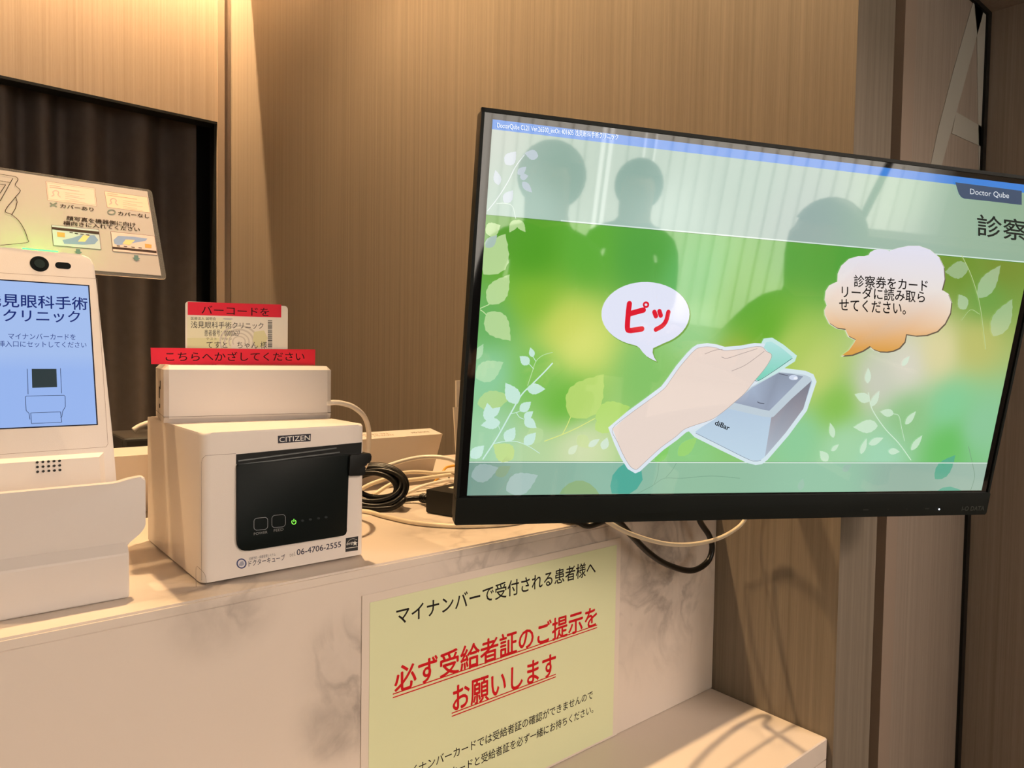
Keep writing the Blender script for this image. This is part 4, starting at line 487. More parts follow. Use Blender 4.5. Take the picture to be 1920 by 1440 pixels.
f = Flat(O+Vector((0, -0.00226, 0)), (1, 0, 0), (0, 0, -1), 0.01); f.draw(D['PI'])
f.build('power_light', mat('green_led', (0, 0, 0), 0.4, emit=(0.25, 1.0, 0.08), es=1.6), wo)
prism('lever', round_poly(mm(PM['lever']), 0.0012), O+Vector((0, -0.0045, 0)), (1, 0, 0), (0, 0, 1), (0, 0.012, 0), M_BLACK, pr, 0.0008, 2)
bm = bmesh.new()
for z0, z1, x1 in ((-0.0195, -0.0185, 0.105), (-0.0225, -0.0222, 0.108)):
    add_prism(bm, [(0.026, z0-0.003), (x1, z1), (x1, z1+0.0009), (0.026, z0-0.0021)], O+Vector((0, -0.0014, 0)), (1, 0, 0), (0, 0, 1), (0, 0.004, 0))
from_bm('paper_cutter', bm, mat('cutter_steel', (0.16, 0.17, 0.17), 0.3, metal=0.6), pr)
f = Flat(O+Vector((0, -0.00004, 0)), (1, 0, 0), (0, 0, -1), 0.008); pass
for nm, i0, i1 in (('badge', 0, 2), ('panel_seam', 2, 4), ('maker_logo', 4, 7), ('front_lettering', 7, 11), ('energy_label', 11, 99)):
    f = Flat(O+Vector((0, -0.00004, 0)), (1, 0, 0), (0, 0, -1), 0.008); f.draw(D['PF'][i0:i1]); f.build(nm, M_PRINTP, pr)

# ---------------------------------------------------------------- card scanner on the printer
SC = D['SC']; SO = W(SC['o']); ROT = math.radians(SC['rot']); E1 = Vector((math.cos(ROT), math.sin(ROT), 0)); E2 = Vector((-math.sin(ROT), math.cos(ROT), 0)); UZ = Vector((0, 0, 1)); SW = SC['w']
zt = SC['zt']-SC['o'][2]; zf = SC['zf']-SC['o'][2]
sc_ = thing('card_scanner', (SC['o'][0]+0.07, SC['o'][1]+0.04, SC['o'][2]), 'white low box card scanner sitting on top of the receipt printer', 'scanner')
MS = Matrix.Translation(SO) @ Matrix.Rotation(ROT, 4, 'Z')
bm = bmesh.new()
prof = [(0.004, 0.0), (0.0007, 0.0035), (0, 0.0052), (0, zf), (0.0035, zt), (0.0785, zt), (0.082, zf), (0.082, 0.004), (0.078, 0)]
n = len(prof)
def ring(x, ins): return [bm.verts.new(SO+E1*x+E2*(min(max(p[0], ins*1.0), 0.082-ins))+UZ*min(p[1], zt if ins == 0 else zf)) for p in prof]
r = [ring(0.0, 0.0026), ring(0.0038, 0), ring(SW-0.0038, 0), ring(SW, 0.0026)]
for a, b in zip(r, r[1:]):
    for i in range(n): bm.faces.new((a[i], a[(i+1) % n], b[(i+1) % n], b[i]))
bm.faces.new(r[0]); bm.faces.new(list(reversed(r[-1])))
bmesh.ops.remove_doubles(bm, verts=bm.verts, dist=1e-6)
o = from_bm('body', bm, M_WHITE2, sc_); smooth_by_angle(o, 20)
box('top_plate', (0.006, 0.0045, zt-0.001), (SW-0.006, 0.0775, zt+0.0002), mat('glossy_white_plate', (0.70, 0.64, 0.58), 0.03, 0.9), sc_, M=MS)
bm = bmesh.new(); add_box(bm, (-0.0001, -0.0001, 0.0050), (SW+0.0001, 0.0821, 0.0053), M=MS); from_bm('seam', bm, M_SEAM, sc_)
bm = bmesh.new(); add_box(bm, (-0.0002, 0.030, 0.026), (0.001, 0.036, 0.034), 0.0005, 1, M=MS); add_box(bm, (-0.0002, 0.038, 0.018), (0.001, 0.046, 0.0285), 0.0005, 1, M=MS); add_box(bm, (-0.0002, 0.036, 0.010), (0.001, 0.043, 0.0135), M=MS)
from_bm('side_port', bm, M_DARK, sc_)
tube('cable', [(0.284, 0.604, -0.0455), (0.293, 0.606, -0.0452), (0.3022, 0.61, -0.0464), (0.3169, 0.615, -0.0507), (0.3309, 0.62, -0.0603), (0.3416, 0.63, -0.0748), (0.3472, 0.64, -0.0922), (0.3498, 0.65, -0.1127), (0.349, 0.672, -0.130), (0.352, 0.715, -0.142), (0.370, 0.736, -0.1430), (0.3889, 0.72, -0.1353), (0.4143, 0.72, -0.1296), (0.4392, 0.72, -0.1248), (0.462, 0.715, -0.1222), (0.4787, 0.70, -0.1224), (0.4935, 0.69, -0.1288), (0.508, 0.68, -0.146), (0.516, 0.674, -0.160), (0.53, 0.67, ZC+0.0028)], 0.0025, M_WCABLE, sc_, n=7)

# patient card standing on the scanner, with its red label, and the long red strip across its foot
CO = W(D['CO'])
cd = thing('patient_card', (D['CO'][0]+0.06, D['CO'][1], SC['zt']), 'white clinic patient card standing upright on the scanner with a red label along its top', 'card')
K = D['CARD']; x0 = (K[0][0]+K[3][0])/2; x1 = (K[1][0]+K[2][0])/2; y0 = (K[0][1]+K[1][1])/2; y1 = 10.5
f = Flat(CO, E1, -UZ, 0.008)
f.slab([(p[0]*1000, p[1]*1000) for p in rrect(x0/1000, y0/1000, x1/1000, y1/1000, 0.003)], 0.76, (231, 224, 208)); f.draw(D['CT_']); f.build('card_face', M_PRINTG, cd)
f = Flat(CO-E2*0.0004, E1, -UZ, 0.012); f.slab(D['CT'], 0.15, (226, 44, 66)); f.draw(D['CTT']); f.build('red_label', M_PRINT, cd)
f = Flat(CO-E2*0.0016, E1, -UZ, 0.012); f.slab([D['TAPE'][0], D['TAPE'][1], [D['TAPE'][2][0], 11.4], [D['TAPE'][3][0], 11.5]], 0.9, (226, 44, 66)); f.draw(D['TPT'])
tag(f.build('label_strip', M_PRINT), 'long red label strip with black Japanese writing across the foot of the patient card', 'label')

# ---------------------------------------------------------------- face recognition card reader
AL = math.radians(16.19); KO = W(D['KO']); KU = Vector((0, math.sin(AL), math.cos(AL))); KN = Vector((0, -math.cos(AL), math.sin(AL))); KX = Vector((1, 0, 0)); KC = -0.031
kr = thing('card_reader', (D['KO'][0]-0.031, 0.60, ZC), 'white tilted face recognition card reader with a blue screen at the left', 'terminal')
def kmir(pts): return pts+[(2*KC-p[0], p[1]) for p in reversed(pts)]
out = round_poly(kmir([(0.0112, -0.1185), (0.0108, -0.055), (0.0100, -0.01), (0.0062, 0.10), (0.0045, 0.1338)]), [0.002, 0.0, 0.0, 0.0, 0.0085, 0.0085, 0, 0, 0, 0.002])
prism('body', out, KO, KX, KU, -KN*0.021, M_WHITE, kr, 0.0016, 3)
prism('stand_foot', [(-0.055, 0), (-0.007, 0), (-0.007, 0.045), (-0.055, 0.045)], W((D['KO'][0], 0.588, ZC+0.0003)), KX, UZ, (0, 0.05, 0), M_WHITE, kr, 0.001)
ks = D['KSC']; sx1 = 0.0; f = Flat(KO+KN*0.0002, KX, -KU, 0.006)
sw_ = 62.6; f.rect(-sw_-0.9, ks[0][1]-0.9, 0.9, ks[1][1]+0.9, (20, 22, 40)); f.grid(-sw_, ks[0][1], 0.0, ks[1][1], 4, 8, lambda p: lin((172, 200, 250)) if p[1] < -50 else lin((158, 190, 250)))
f.clip = (-sw_, ks[0][1], 0, ks[1][1]); f.draw(D['KS']); f.build('screen', M_KSCREEN, kr)
def kpt(x, y, n=0.0): return KO+KX*x-KU*y+KN*n
bm = bmesh.new(); add_cyl(bm, kpt(-0.0307, -0.1230, -0.002), KN, 0.0060, 0.0026); cm_ = from_bm('camera', bm, M_BLACKG, kr)
bm = bmesh.new(); add_cyl(bm, kpt(-0.0307, -0.1230, 0.0), KN, 0.0034, 0.0011); from_bm('lens', bm, mat('lens_glass', (0.006, 0.02, 0.018), 0.35, 0.4), cm_)
prism('infrared_sensor', [(x, y) for x, y in rrect(-0.0208, 0.1206, -0.0106, 0.1257, 0.0025)], KO+KN*0.0005, KX, KU, -KN*0.002, M_BLACKG, kr)
bm = bmesh.new()
for i in range(5):
    for j in range(3): add_cyl(bm, kpt(-0.0382+0.0033*i, 0.0262+0.0033*j, 0.0036), KN, 0.00085, 0.0012, 12)
sp = kmir([(0.0035, -0.072), (0.0035, -0.0215)])
lb = prism('speaker_housing', sp, KO+KN*0.0042, KX, KU, -KN*0.006, M_WHITE, kr, 0.0038, 1)
from_bm('speaker_grille', bm, M_BLACK, lb)
f = Flat(KO+KN*0.0001, KX, -KU, 0.004)
SEAMC = (150, 130, 115)
f.polyline([(-68.8, -113.6), (6.2, -114.6)], 0.25, SEAMC); f.polyline([(6.2, -114.6), (6.6, 15.5), (5.2, 17.6), (-67, 18.4)], 0.25, SEAMC); f.build('panel_seam', M_PRINTP, kr)
bm = bmesh.new(); a_ = kpt(-0.0405, -0.1346, -0.0030)
add_prism(bm, [(0, 0), (0.0225, 0), (0.0225, 0.0014), (0, 0.0014)], a_, KX, KU, -KN*0.0035)
from_bm('status_light', bm, mat('green_light_bar', (0, 0.1, 0), 0.4, emit=(0.004, 1.0, 0.010), es=55), kr)
# tray in front: narrower plinth below, flared card rest above
KXC = D['KO'][0]+KC; hw0 = 0.1098-KXC; hw1 = 0.1213-KXC
bm = bmesh.new(); add_prism(bm, [(0, 0), (0.055, 0), (0.055, 0.0355), (0.0062, 0.0385), (0.0004, 0.0315), (0, 0.030)], W((KXC-hw0, 0.5405, ZC+0.0002)), (0, 1, 0), UZ, (2*hw0, 0, 0)); tr = from_bm('tray', bm, M_WHITE2, kr)
md = tr.modifiers.new('soft_edges', 'BEVEL'); md.width = 0.0016; md.segments = 3; md.limit_method = 'ANGLE'; md.angle_limit = math.radians(40)
ca = [(-hw0, 0), (hw0, 0), (hw0+0.001, 0.002), (hw1-0.003, 0.008), (hw1, 0.0125), (hw1, 0.048), (hw1-0.010, 0.0470), (hw1-0.018, 0.0448), (-hw1+0.018, 0.0448), (-hw1+0.01, 0.047), (-hw1, 0.048), (-hw1, 0.0125), (-hw1+0.003, 0.008), (-hw0-0.001, 0.002)]
rad = [0, 0, 0.002, 0.004, 0.005, 0.003, 0.003, 0.006, 0.006, 0.003, 0.003, 0.005, 0.004, 0.002]
prism('card_rest', round_poly(ca, rad), W((KXC, 0.5462, ZC+0.0350)), KX, UZ, (0, 0.0075, 0), M_WHITE2, tr, 0.0016, 3)

# laminated instruction card leaning on the reader's back
A2 = math.radians(30.6); LO = W(D['LO']); LU = Vector((0, math.sin(A2), math.cos(A2)))
lm = thing('laminated_card', (D['LO'][0]-0.09, D['LO'][1], D['LO'][2]), 'laminated instruction card with small card drawings leaning behind the card reader', 'sign')
f = Flat(LO, (1, 0, 0), -LU, 0.012)
f.slab([(-184, -94), (-2.2, -94), (-2.2, -1.6), (-184, -1.6)], 0.3, (186, 176, 170)); f.draw(D['LM']); f.build('printed_insert', M_PRINTG, lm)
f = Flat(LO, (1, 0, 0), -LU, 0.02, z0=-0.35)
pts = [(p[0]*1000, -p[1]*1000) for p in rrect(-0.187, -0.0020, 0.0018, 0.0968, 0.004)]
bm = bmesh.new(); vs = [(p[0]/1000, -p[1]/1000) for p in pts]; LNv = Vector((0, -math.cos(A2), math.sin(A2)))
add_prism(bm, vs, LO-LNv*0.00035, (1, 0, 0), LU, -LNv*0.0003); from_bm('clear_film', bm, mat('glossy_clear_edge', (0.80, 0.78, 0.74), 0.08, 0.6, trans=0.9, ior=1.2), lm)

# ---------------------------------------------------------------- monitor
S_ = D['SCR']; MO = W(S_['o']); MU = Vector(S_['u']).normalized(); MD = Vector(S_['d']).normalized(); MN = MD.cross(MU).normalized()
mn = thing('monitor', tuple(MO+MU*0.264+MD*0.15-Vector((0, 0, CZ))), 'wide black monitor held out from the wall showing a green leafy card reader picture', 'monitor')
def mp(x, y, n=0.0): return MO+(MU*x+MD*y+MN*n)*0.001
def mrect(x0, y0, x1, y1, r=0.0): 
    q = rrect(x0/1000, y0/1000, x1/1000, y1/1000, r/1000) if r else [(x0/1000, y0/1000), (x1/1000, y0/1000), (x1/1000, y1/1000), (x0/1000, y1/1000)]
    return q
prism('housing', mrect(-9, -7.5, 536.5, 321, 4), mp(0, 0, 0.4), MU, MD, -MN*0.015, M_BEZEL, mn, 0.002, 2)
# the frame stands a hair proud of the glass
bm = bmesh.new()
for q in ((-9, -7.5, -6.5, 300), (534, -7.5, 536.5, 300), (-9, -7.5, 536.5, -4.6)): add_prism(bm, mrect(*q), mp(0, 0, 1.6), MU, MD, -MN*0.004)
from_bm('frame_lip', bm, M_BEZEL, mn)
ch = prism('chin', mrect(-9.2, 298.2, 536.7, 321.5, 1.2), mp(0, 0, 2.6), MU, MD, -MN*0.012, M_BEZEL, mn, 0.0008, 2)
prism('back_cover', mrect(120, 70, 410, 290, 30), mp(0, 0, -13), MU, MD, -MN*0.022, M_BEZEL, mn, 0.008, 3)
f = Flat(MO+MN*0.0026, MU, MD, 0.01, z0=0.02)
f.draw([['T', 'I-O DATA', [505, 317], [532.8, 317], [505, 312.4], [62, 66, 64], 0.01]])
f.build('brand_lettering', M_PRINTP, ch)
for x, w in ((388, 6), (416, 1), (438, 1), (460, 5)):
    f = Flat(MO+MN*0.0026, MU, MD, 0.01, z0=0.02); f.rect(x, 313.6, x+w, 314.6, (44, 48, 46)); f.build('touch_mark', M_PRINTP, ch)
bm = bmesh.new(); add_cyl(bm, mp(477, 314.8, 2.4), MN, 0.0007, 0.0005, 12); from_bm('power_light', bm, mat('white_led', (0, 0, 0), 0.4, emit=(0.8, 0.9, 1.0), es=6), ch)
f = Flat(MO+MN*0.00042, MU, MD, 0.008); f.rect(-6.6, -4.7, 534.1, 298.1, (2, 2, 2))
PWD, PHT = 527.0, 296.4; LN = D['LN']; yb = 7.1; yh = 69.6; ybt = 267.0
BG = D['BG']; HD = D['HD']; BT = D['BT']
def bgf(p):
    c = idw(HD, p, 2.6) if p[1] < yh else (idw(BG, p, 4.2) if p[1] < ybt else idw(BT, p, 3))
    return lin(c)
f.bg = bgf; f.clip = (0, 0, PWD, PHT)
f.grid(0, 0, PWD, yb, 1, 1, lambda p: lin((62, 130, 214)))
f.grid(0, yb, PWD, yh, 100, 12, lambda p: lin(idw(HD, p, 2.6)))
f.grid(0, yh, PWD, ybt, 140, 54, lambda p: lin(idw(BG, p, 4.2)))
f.grid(0, ybt, PWD, PHT, 90, 5, lambda p: lin(idw(BT, p, 3)))
f.draw(D['U'])
f.poly([(0, ybt-0.25), (PWD, ybt-0.25), (PWD, ybt+0.15), (0, ybt+0.15)], (90, 140, 110)); f.step(); f.poly([(0, ybt+0.2), (PWD, ybt+0.2), (PWD, ybt+1.0), (0, ybt+1.0)], (225, 240, 228)); f.step()
f.poly([(60, yh-0.9), (PWD, yh-0.9), (PWD, yh+0.1), (60, yh+0.1)], (214, 232, 224)); f.step(); f.poly([(0, yh+0.1), (PWD, yh+0.1), (PWD, yh+0.6), (0, yh+0.6)], (85, 140, 70)); f.step()
f.draw(D['G']); f.draw(D['TB']); f.build('screen', M_SCREEN, mn)
# arm
pc = mp(264, 170, -35.5); wm = Vector((XW-0.004, 0.47, 0.03+CZ))
bm = bmesh.new(); add_box(bm, (XW-0.0075, 0.43, -0.04), (XW-0.0003, 0.51, 0.10), 0.002, 1); add_tube(bm, [wm, wm.lerp(pc, 0.5)+Vector((0.01, 0.03, 0)), pc], 0.012, 12); arm = from_bm('arm', bm, M_BLACK, mn)
prism('mount_plate', mrect(214, 120, 314, 220, 6), mp(0, 0, -35.2), MU, MD, -MN*0.004, M_BLACK, arm)

# ---------------------------------------------------------------- things behind: carton, papers, adapter, cables
bm = bmesh.new(); ax, bx = 0.145, 0.5436
pf = [(0.823, ZC+0.0003), (0.7956, -0.1066), (0.8250, -0.1012+0.0), (0.853, ZC+0.0003)]
pf = [(0.823, ZC+0.0003), (0.7956, -0.1068), (0.8262, -0.1018), (0.853, ZC+0.0003)]
add_prism(bm, pf, W((ax, 0, 0)), (0, 1, 0), UZ, (bx-ax, 0, 0))
cb = thing('carton', (0.34, 0.83, ZC), 'long white leaning carton lying behind the printer with upside down print on top', 'box')
from_bm('box_body', bm, M_WHITE2, cb)
tv = Vector((0, pf[2][0]-pf[1][0], pf[2][1]-pf[1][1])).normalized()
f = Flat(W((0.5436, 0.7956, -0.1068))+Vector((0, 0, 0.00008)), (-1, 0, 0), tv, 0.01)
f.draw([['T', 'NAVII-SH', [13, 18], [40, 18], [13, 12], [70, 45, 30], 0.01]]); f.build('corner_print', M_PRINT, cb)
f = Flat(W((0.5436, 0.7956, -0.1068))+Vector((0, 0, 0.00008)), (-1, 0, 0), tv, 0.01)
f.draw([['T', 'NAVII-SH 151', [70, 14], [110, 14], [70, 9], [120, 85, 50], 0], ['T', 'TEL 04-157-151', [72, 22], [128, 22], [72, 17], [120, 85, 50], 0]])
f.build('top_print', M_PRINT, cb)
box('front_flap', (0.372, 0.7985, ZC+0.0003), (0.4175, 0.8015, ZC+0.034), M_WHITE2, cb)

M_PAPER = mat('white_paper', (0.72, 0.66, 0.56), 0.7)
def leaflet(x, y, w, h, lean, label):
    dv = Vector((lean, 0, 1)).normalized()
    bm = bmesh.new(); add_prism(bm, [(0, 0), (w, 0), (w, h), (0, h)], W((x, y, ZC+0.0003)), (1, 0, 0), dv, (0, 0.0025, 0)); tag(from_bm('leaflet', bm, M_PAPER), label, 'leaflet', 'leaflets behind the monitor')
leaflet(0.5395, 0.752, 0.10, 0.104, -0.085, 'cream leaflet standing behind the monitor edge, the shorter one')
leaflet(0.5440, 0.762, 0.10, 0.138, -0.02, 'white leaflet standing behind the monitor edge, the taller one at its back')

ad = thing('power_adapter', (0.45, 0.635, ZC), 'black power adapter brick with its coiled black cord on the counter beside the monitor', 'adapter')
av = Vector((0.287, -0.957, 0)).normalized(); aw = Vector((0.957, 0.287, 0)).normalized(); AO = W((0.4197, 0.6442, ZC+0.0003))
prism('brick', [(0, 0), (0.047, 0), (0.047, 0.105), (0, 0.105)], AO, av, aw, (0, 0, 0.0255), M_BLACK, ad, 0.002, 2)
f = Flat(AO+Vector((0, 0, 0.0256)), av, aw, 0.02); f.slab([(12, 22), (40, 22), (40, 62), (12, 62)], 0.05, (225, 215, 195))
f.draw([['P', [(16, 30), (24, 30), (24, 52), (16, 52)], (120, 110, 95)]]); f.build('rating_label', M_PRINT, ad)
tube('strain_relief', [(0.4430, 0.688, ZC+0.0065), (0.4400, 0.672, ZC+0.009), (0.437, 0.652, ZC+0.012), (0.434, 0.640, ZC+0.0125)], lambda t: 0.0046+0.0011*math.sin(t*58), M_RUBBER, ad, n=22, ns=12)
# coiled black power cord
cp = []
c0 = Vector((0.3860, 0.6960, ZC+0.0245)); ex = Vector((0.767, -0.641, 0)); ey = Vector((0.30, 0.36, 0.88)).normalized()
for k in range(9*14):
    a = 2*math.pi*k/14; L = k/14
    rx = 0.0330*(0.74+0.04*L); ry = 0.0235*(0.62+0.05*L)
    p = c0+ex*(rx*math.cos(a)+0.003*math.sin(L*2.2))+ey*(ry*math.sin(a)+0.0022*math.sin(L*2.7))+Vector((0.55, 0.65, 0.0))*(0.0065*math.sin(L*1.9))
    p.z = max(p.z, ZC+0.0034); cp.append(tuple(p))
cp += [(0.420, 0.700, ZC+0.004), (0.435, 0.698, ZC+0.005), (0.4430, 0.688, ZC+0.0065)]
tube('cord', cp, 0.0030, M_RUBBER, ad, n=4)
tag(tube('twin_cable', [(0.395, 0.765, ZC+0.003), (0.412, 0.76, -0.1578), (0.4374, 0.76, -0.1519), (0.4576, 0.765, -0.1486), (0.4857, 0.77, -0.1499), (0.5109, 0.765, -0.1529), (0.5352, 0.76, -0.1538), (0.56, 0.745, -0.16), (0.58, 0.73, ZC+0.003)], 0.0025, M_CREAM), 'cream cable arching highest into the wire tie beside the monitor', 'cable', 'cream cables by the monitor')
tag(tube('twin_cable', [(0.415, 0.752, ZC+0.003), (0.4457, 0.755, -0.1575), (0.4842, 0.753, -0.1558), (0.5083, 0.752, -0.1551), (0.5281, 0.748, -0.1548), (0.55, 0.735, -0.162), (0.57, 0.72, ZC+0.003)], 0.0025, M_CREAM), 'cream cable running just below the arched one into the wire tie', 'cable', 'cream cables by the monitor')
tag(tube('twin_cable', [(0.425, 0.733, ZC+0.0027), (0.4488, 0.735, -0.1680), (0.4715, 0.735, -0.1620), (0.495, 0.735, -0.1590), (0.5212, 0.738, -0.1590), (0.545, 0.725, -0.164), (0.56, 0.71, ZC+0.0027)], 0.0022, M_WCABLE), 'pale thin cable sloping up over the adapter to the wire tie', 'cable', 'cream cables by the monitor')
tag(tube('amber_cable', [(0.515, 0.775, ZC+0.0025), (0.5251, 0.77, -0.1560), (0.5379, 0.78, -0.1511), (0.5465, 0.782, -0.1497), (0.5562, 0.78, -0.1498), (0.575, 0.775, -0.158), (0.59, 0.77, ZC+0.0025)], 0.0017, M_ORANGE), 'short amber cable loop behind the cream cables at the monitor edge', 'cable')
tie = [Vector((0.5245, 0.745, -0.1575))+Vector((0.0042*math.sin(a)*0.3+0.0012*i_, 0.009*math.cos(a), 0.0068*math.sin(a))) for i_ in range(3) for a in [k*math.pi/5 for k in range(10)]]
tag(tube('wire_tie', [tuple(p) for p in tie], 0.0009, M_METAL, n=3, ns=6), 'silver twisted wire tie round the cream cables beside the monitor', 'tie')
wc = [(0.4634, 0.42, -0.1441), (0.4923, 0.42, -0.1588), (0.5387, 0.42, -0.1749), (0.5807, 0.42, -0.1832), (0.6258, 0.42, -0.1854), (0.6594, 0.42, -0.1809)]
wc = [tuple(c*1.09 for c in p) for p in wc]
tag(tube('cream_cable', [(0.345, 0.705, ZC+0.0024), (0.3661, 0.6796, ZC+0.0024), (0.3706, 0.6486, ZC+0.0024), (0.3812, 0.6033, ZC+0.0024), (0.408, 0.5673, ZC+0.0024), (0.4464, 0.5475, ZC+0.0024), (0.4764, 0.5453, ZC+0.0026), (0.4932, 0.5477, -0.164), (0.505, 0.537, -0.148), (0.505, 0.50, -0.143)]+wc[0:1]+wc[1:]+[(0.738, 0.455, -0.186), (0.740, 0.447, -0.160), (0.730, 0.425, -0.13), (0.715, 0.395, -0.10)], 0.0023, M_CREAM, n=7), 'cream cord running along the counter edge and sagging below the monitor', 'cord')
bc = [(0.4703, 0.42, -0.1427), (0.4923, 0.42, -0.1588), (0.5193, 0.42, -0.1804), (0.5477, 0.42, -0.197), (0.5862, 0.42, -0.2103), (0.6129, 0.42, -0.2069), (0.6216, 0.42, -0.1947), (0.6163, 0.42, -0.18), (0.5981, 0.42, -0.1595)]
bc = [tuple(c*1.143 for c in p) for p in bc]
tag(tube('black_cable', [(0.540, 0.61, ZC+0.0034), (0.520, 0.565, ZC+0.0034), (0.5095, 0.530, ZC+0.0036), (0.512, 0.507, ZC+0.0043), (0.520, 0.496, ZC+0.001)]+bc[0:1]+bc[1:]+[(0.672, 0.468, -0.155), (0.655, 0.445, -0.12)], 0.0034, M_RUBBER, n=7), 'thick black cord looping low below the monitor in front of the marble', 'cord')
tag(box('label_printer', (0.170, 0.866, ZC), (0.285, 0.955, -0.0965), M_DARK, bev=0.004), 'dark low desk device standing behind the carton', 'device')
tag(tube('white_cable', [(0.190, 0.912, -0.0965+0.0036), (0.195, 0.912, -0.0895), (0.200, 0.912, -0.0872), (0.207, 0.912, -0.0850), (0.218, 0.912, -0.0838), (0.235, 0.912, -0.0855), (0.252, 0.912, -0.0900), (0.262, 0.912, -0.0965+0.0034)], 0.0032, M_WCABLE), 'white cable arching over the dark desk device behind the printer', 'cable')

# ---------------------------------------------------------------- people waiting by the window, seen only mirrored in the screen
M_SKIN = mat('skin', (0.55, 0.36, 0.26), 0.5); M_HAIR = mat('dark_hair', (0.02, 0.017, 0.015), 0.5)
def person(x, y, ztop, rot, shirt, trousers, label, arms, hairw=1.0):
    h = ztop; V = []; E = []; Rr = []
    def v(p, r, link=None):
        V.append(p); Rr.append(r); i = len(V)-1
        if link is not None: E.append((link, i))
        return i
    seat = 0.50
    pel = v((0, 0, seat), 0.135); sp1 = v((0, -0.02, seat+0.16), 0.125, pel); ch_ = v((0, -0.02, h-0.46), 0.145, sp1); sh = v((0, -0.01, h-0.33), 0.095, ch_); nk = v((0, 0.0, h-0.245), 0.055, sh); hd1 = v((0, 0.015, h-0.16), 0.083, nk); hd2 = v((0, 0.02, h-0.085), 0.088, hd1); v((0, 0.005, h-0.035), 0.055, hd2)
    v((0, 0.105, h-0.125), 0.014, hd1)
    for sgn in (-1, 1):
        s_ = v((0.17*sgn, -0.01, h-0.35), 0.062, sh); el, wr = arms
        e_ = v((el[0]*sgn, el[1], h+el[2]), 0.046, s_); w_ = v((wr[0]*sgn, wr[1], h+wr[2]), 0.032, e_); pm = v((wr[0]*sgn*0.9, wr[1]+0.05, h+wr[2]+0.005), 0.034, w_)
        for q in range(4):
            k1 = v(((wr[0]*0.9+0.026-0.017*q)*sgn, wr[1]+0.095+0.006*(q in (1, 2)), h+wr[2]+0.008), 0.010, pm); v(((wr[0]*0.88+0.024-0.017*q)*sgn, wr[1]+0.128+0.008*(q in (1, 2)), h+wr[2]-0.012), 0.008, k1)
        t1 = v(((wr[0]*0.9-0.04)*sgn, wr[1]+0.06, h+wr[2]+0.018), 0.011, pm); v(((wr[0]*0.9-0.05)*sgn, wr[1]+0.095, h+wr[2]+0.015), 0.009, t1)
        hp = v((0.095*sgn, 0.03, seat), 0.10, pel); kn = v((0.13*sgn, 0.43, 0.50), 0.068, hp); an = v((0.13*sgn, 0.42, 0.11), 0.044, kn); hl = v((0.13*sgn, 0.47, 0.045), 0.042, an); v((0.13*sgn, 0.59, 0.035), 0.034, hl)
    me = bpy.data.meshes.new('person'); me.from_pydata(V, E, []); ob = bpy.data.objects.new('tmp', me); C.objects.link(ob)
    sk = ob.modifiers.new('s', 'SKIN'); sk.use_smooth_shade = True; me.skin_vertices[0].data[0].use_root = True
    for i, r in enumerate(Rr): me.skin_vertices[0].data[i].radius = (r, r*(0.82 if i in (0, 1, 2, 3) else 1.0))
    sb = ob.modifiers.new('u', 'SUBSURF'); sb.levels = 1; sb.render_levels = 1
    bpy.context.view_layer.update(); dg = bpy.context.evaluated_depsgraph_get(); m2 = bpy.data.meshes.new_from_object(ob.evaluated_get(dg)); bpy.data.objects.remove(ob)
    m2.materials.clear()
    for m_ in (M_SKIN, shirt, trousers): m2.materials.append(m_)
    for p in m2.polygons:
        c = p.center; p.use_smooth = True
        hand = c.y > arms[1][1]-0.01 and abs(c.z-(h+arms[1][2])) < 0.06 and c.z > 0.60
        p.material_index = 0 if (c.z > h-0.265 or hand) else (1 if c.z > seat+0.03 and c.y < 0.34 or c.z > 0.60 else 2)
    e = bpy.data.objects.new('person', None); C.objects.link(e); e.location = (x, y, 0); e.rotation_euler = (0, 0, rot); tag(e, label, 'person', None)
    b = bpy.data.objects.new('body', m2); C.objects.link(b); b.parent = e
    bm = bmesh.new(); bmesh.ops.create_uvsphere(bm, u_segments=20, v_segments=14, radius=1)
    for q in bm.verts: q.co = Vector((q.co.x*0.098*hairw, q.co.y*0.108-0.005, q.co.z*0.115+h-0.105))
    bmesh.ops.delete(bm, geom=[q for q in bm.verts if q.co.y > 0.035 and q.co.z < h-0.075 or q.co.z < h-0.20], context='VERTS')
    hb = from_bm('hair', bm, M_HAIR, None, smooth=True); hb.parent = e
    return e
M_S1 = mat('navy_coat', (0.018, 0.020, 0.032), 0.85); M_S2 = mat('charcoal_jacket', (0.022, 0.022, 0.021), 0.85); M_S3 = mat('dark_grey_jumper', (0.032, 0.032, 0.034), 0.85); M_T = mat('dark_trousers', (0.03, 0.03, 0.035), 0.85)
lap = ((0.20, 0.06, -0.62), (0.11, 0.33, -0.68))
person(0.06, -1.47, 1.305, 0.0, M_S1, M_T, 'person in a dark navy coat seated by the window, leftmost mirrored in the screen', lap, 1.2)
person(0.31, -2.32, 1.255, 0.0, M_S2, M_T, 'person in a charcoal jacket seated in the middle, mirrored in the screen', lap, 1.1)
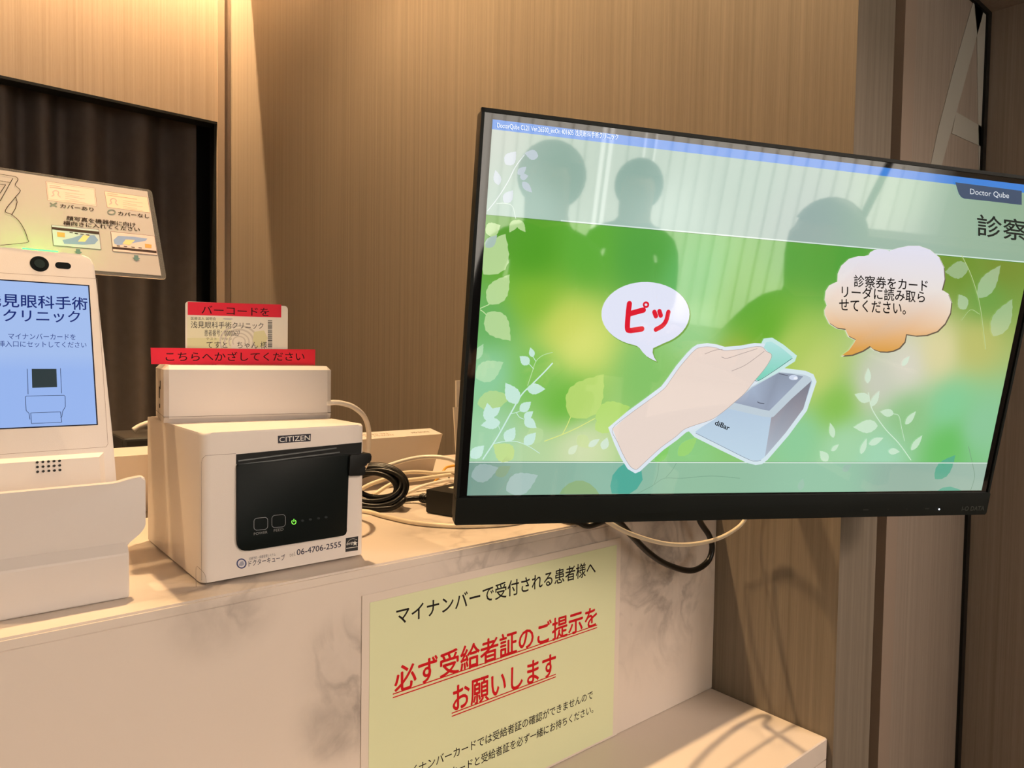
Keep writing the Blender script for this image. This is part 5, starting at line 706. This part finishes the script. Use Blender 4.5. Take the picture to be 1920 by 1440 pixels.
person(0.91, -1.22, 1.230, 0.9, M_S3, M_T, 'person in a dark grey jumper holding both hands forward, rightmost mirrored in the screen', ((0.22, 0.12, -0.52), (0.10, 0.40, -0.40)), 1.05)
M_SEAT = mat('brown_vinyl_seat', (0.10, 0.07, 0.05), 0.5)
def chair(x, y, rot, label):
    t = thing('waiting_chair', (x, y, FZ), label, 'chair', 'waiting chairs')
    M = Matrix.Translation(Vector((x, y, 0))) @ Matrix.Rotation(rot, 4, 'Z'); w = 0.23
    box('seat', (-w, -0.20, 0.32), (w, 0.24, 0.39), M_SEAT, t, 0.02, 3, M); box('backrest', (-w, -0.27, 0.40), (w, -0.21, 0.78), M_SEAT, t, 0.02, 3, M)
    for sx in (-1, 1):
        for sy in (-0.16, 0.18): box('leg', (sx*(w-0.05)-0.015, sy-0.015, 0), (sx*(w-0.05)+0.015, sy+0.015, 0.33), M_DARK, t, M=M)
        box('rear_post', (sx*0.15-0.015, -0.23, 0.34), (sx*0.15+0.015, -0.21, 0.45), M_DARK, t, M=M)
chair(0.06, -1.49, 0.0, 'brown vinyl waiting chair under the person in the navy coat')
chair(0.31, -2.34, 0.0, 'brown vinyl waiting chair under the person in the charcoal jacket')
chair(0.91, -1.24, 0.9, 'brown vinyl waiting chair under the person with hands held forward')
lc = thing('low_cabinet', (1.72, -2.60, FZ), 'dark low cabinet under the window, its top edge mirrored at the right of the screen', 'cabinet')
box('carcass', (1.29, -2.78, FZ+0.05), (2.15, -2.42, -0.165), M_DARK, lc); box('top', (1.27, -2.80, -0.165), (2.17, -2.40, -0.135), M_SEAT, lc, 0.003, 1)
box('plinth', (1.33, -2.74, FZ), (2.11, -2.46, FZ+0.05), M_DARK, lc)
for k in range(2): box('door', (1.30+0.43*k, -2.418, FZ+0.06), (1.71+0.43*k, -2.40, -0.175), M_SEAT, lc, 0.002, 1)
tag(tube('leaning_pole', [(1.31, -2.62, -0.126), (1.39, -2.68, 0.17), (1.58, -2.79, 0.90)], 0.017, M_DARK), 'dark slanted pole rising from the low cabinet, mirrored near the top right of the screen', 'pole')
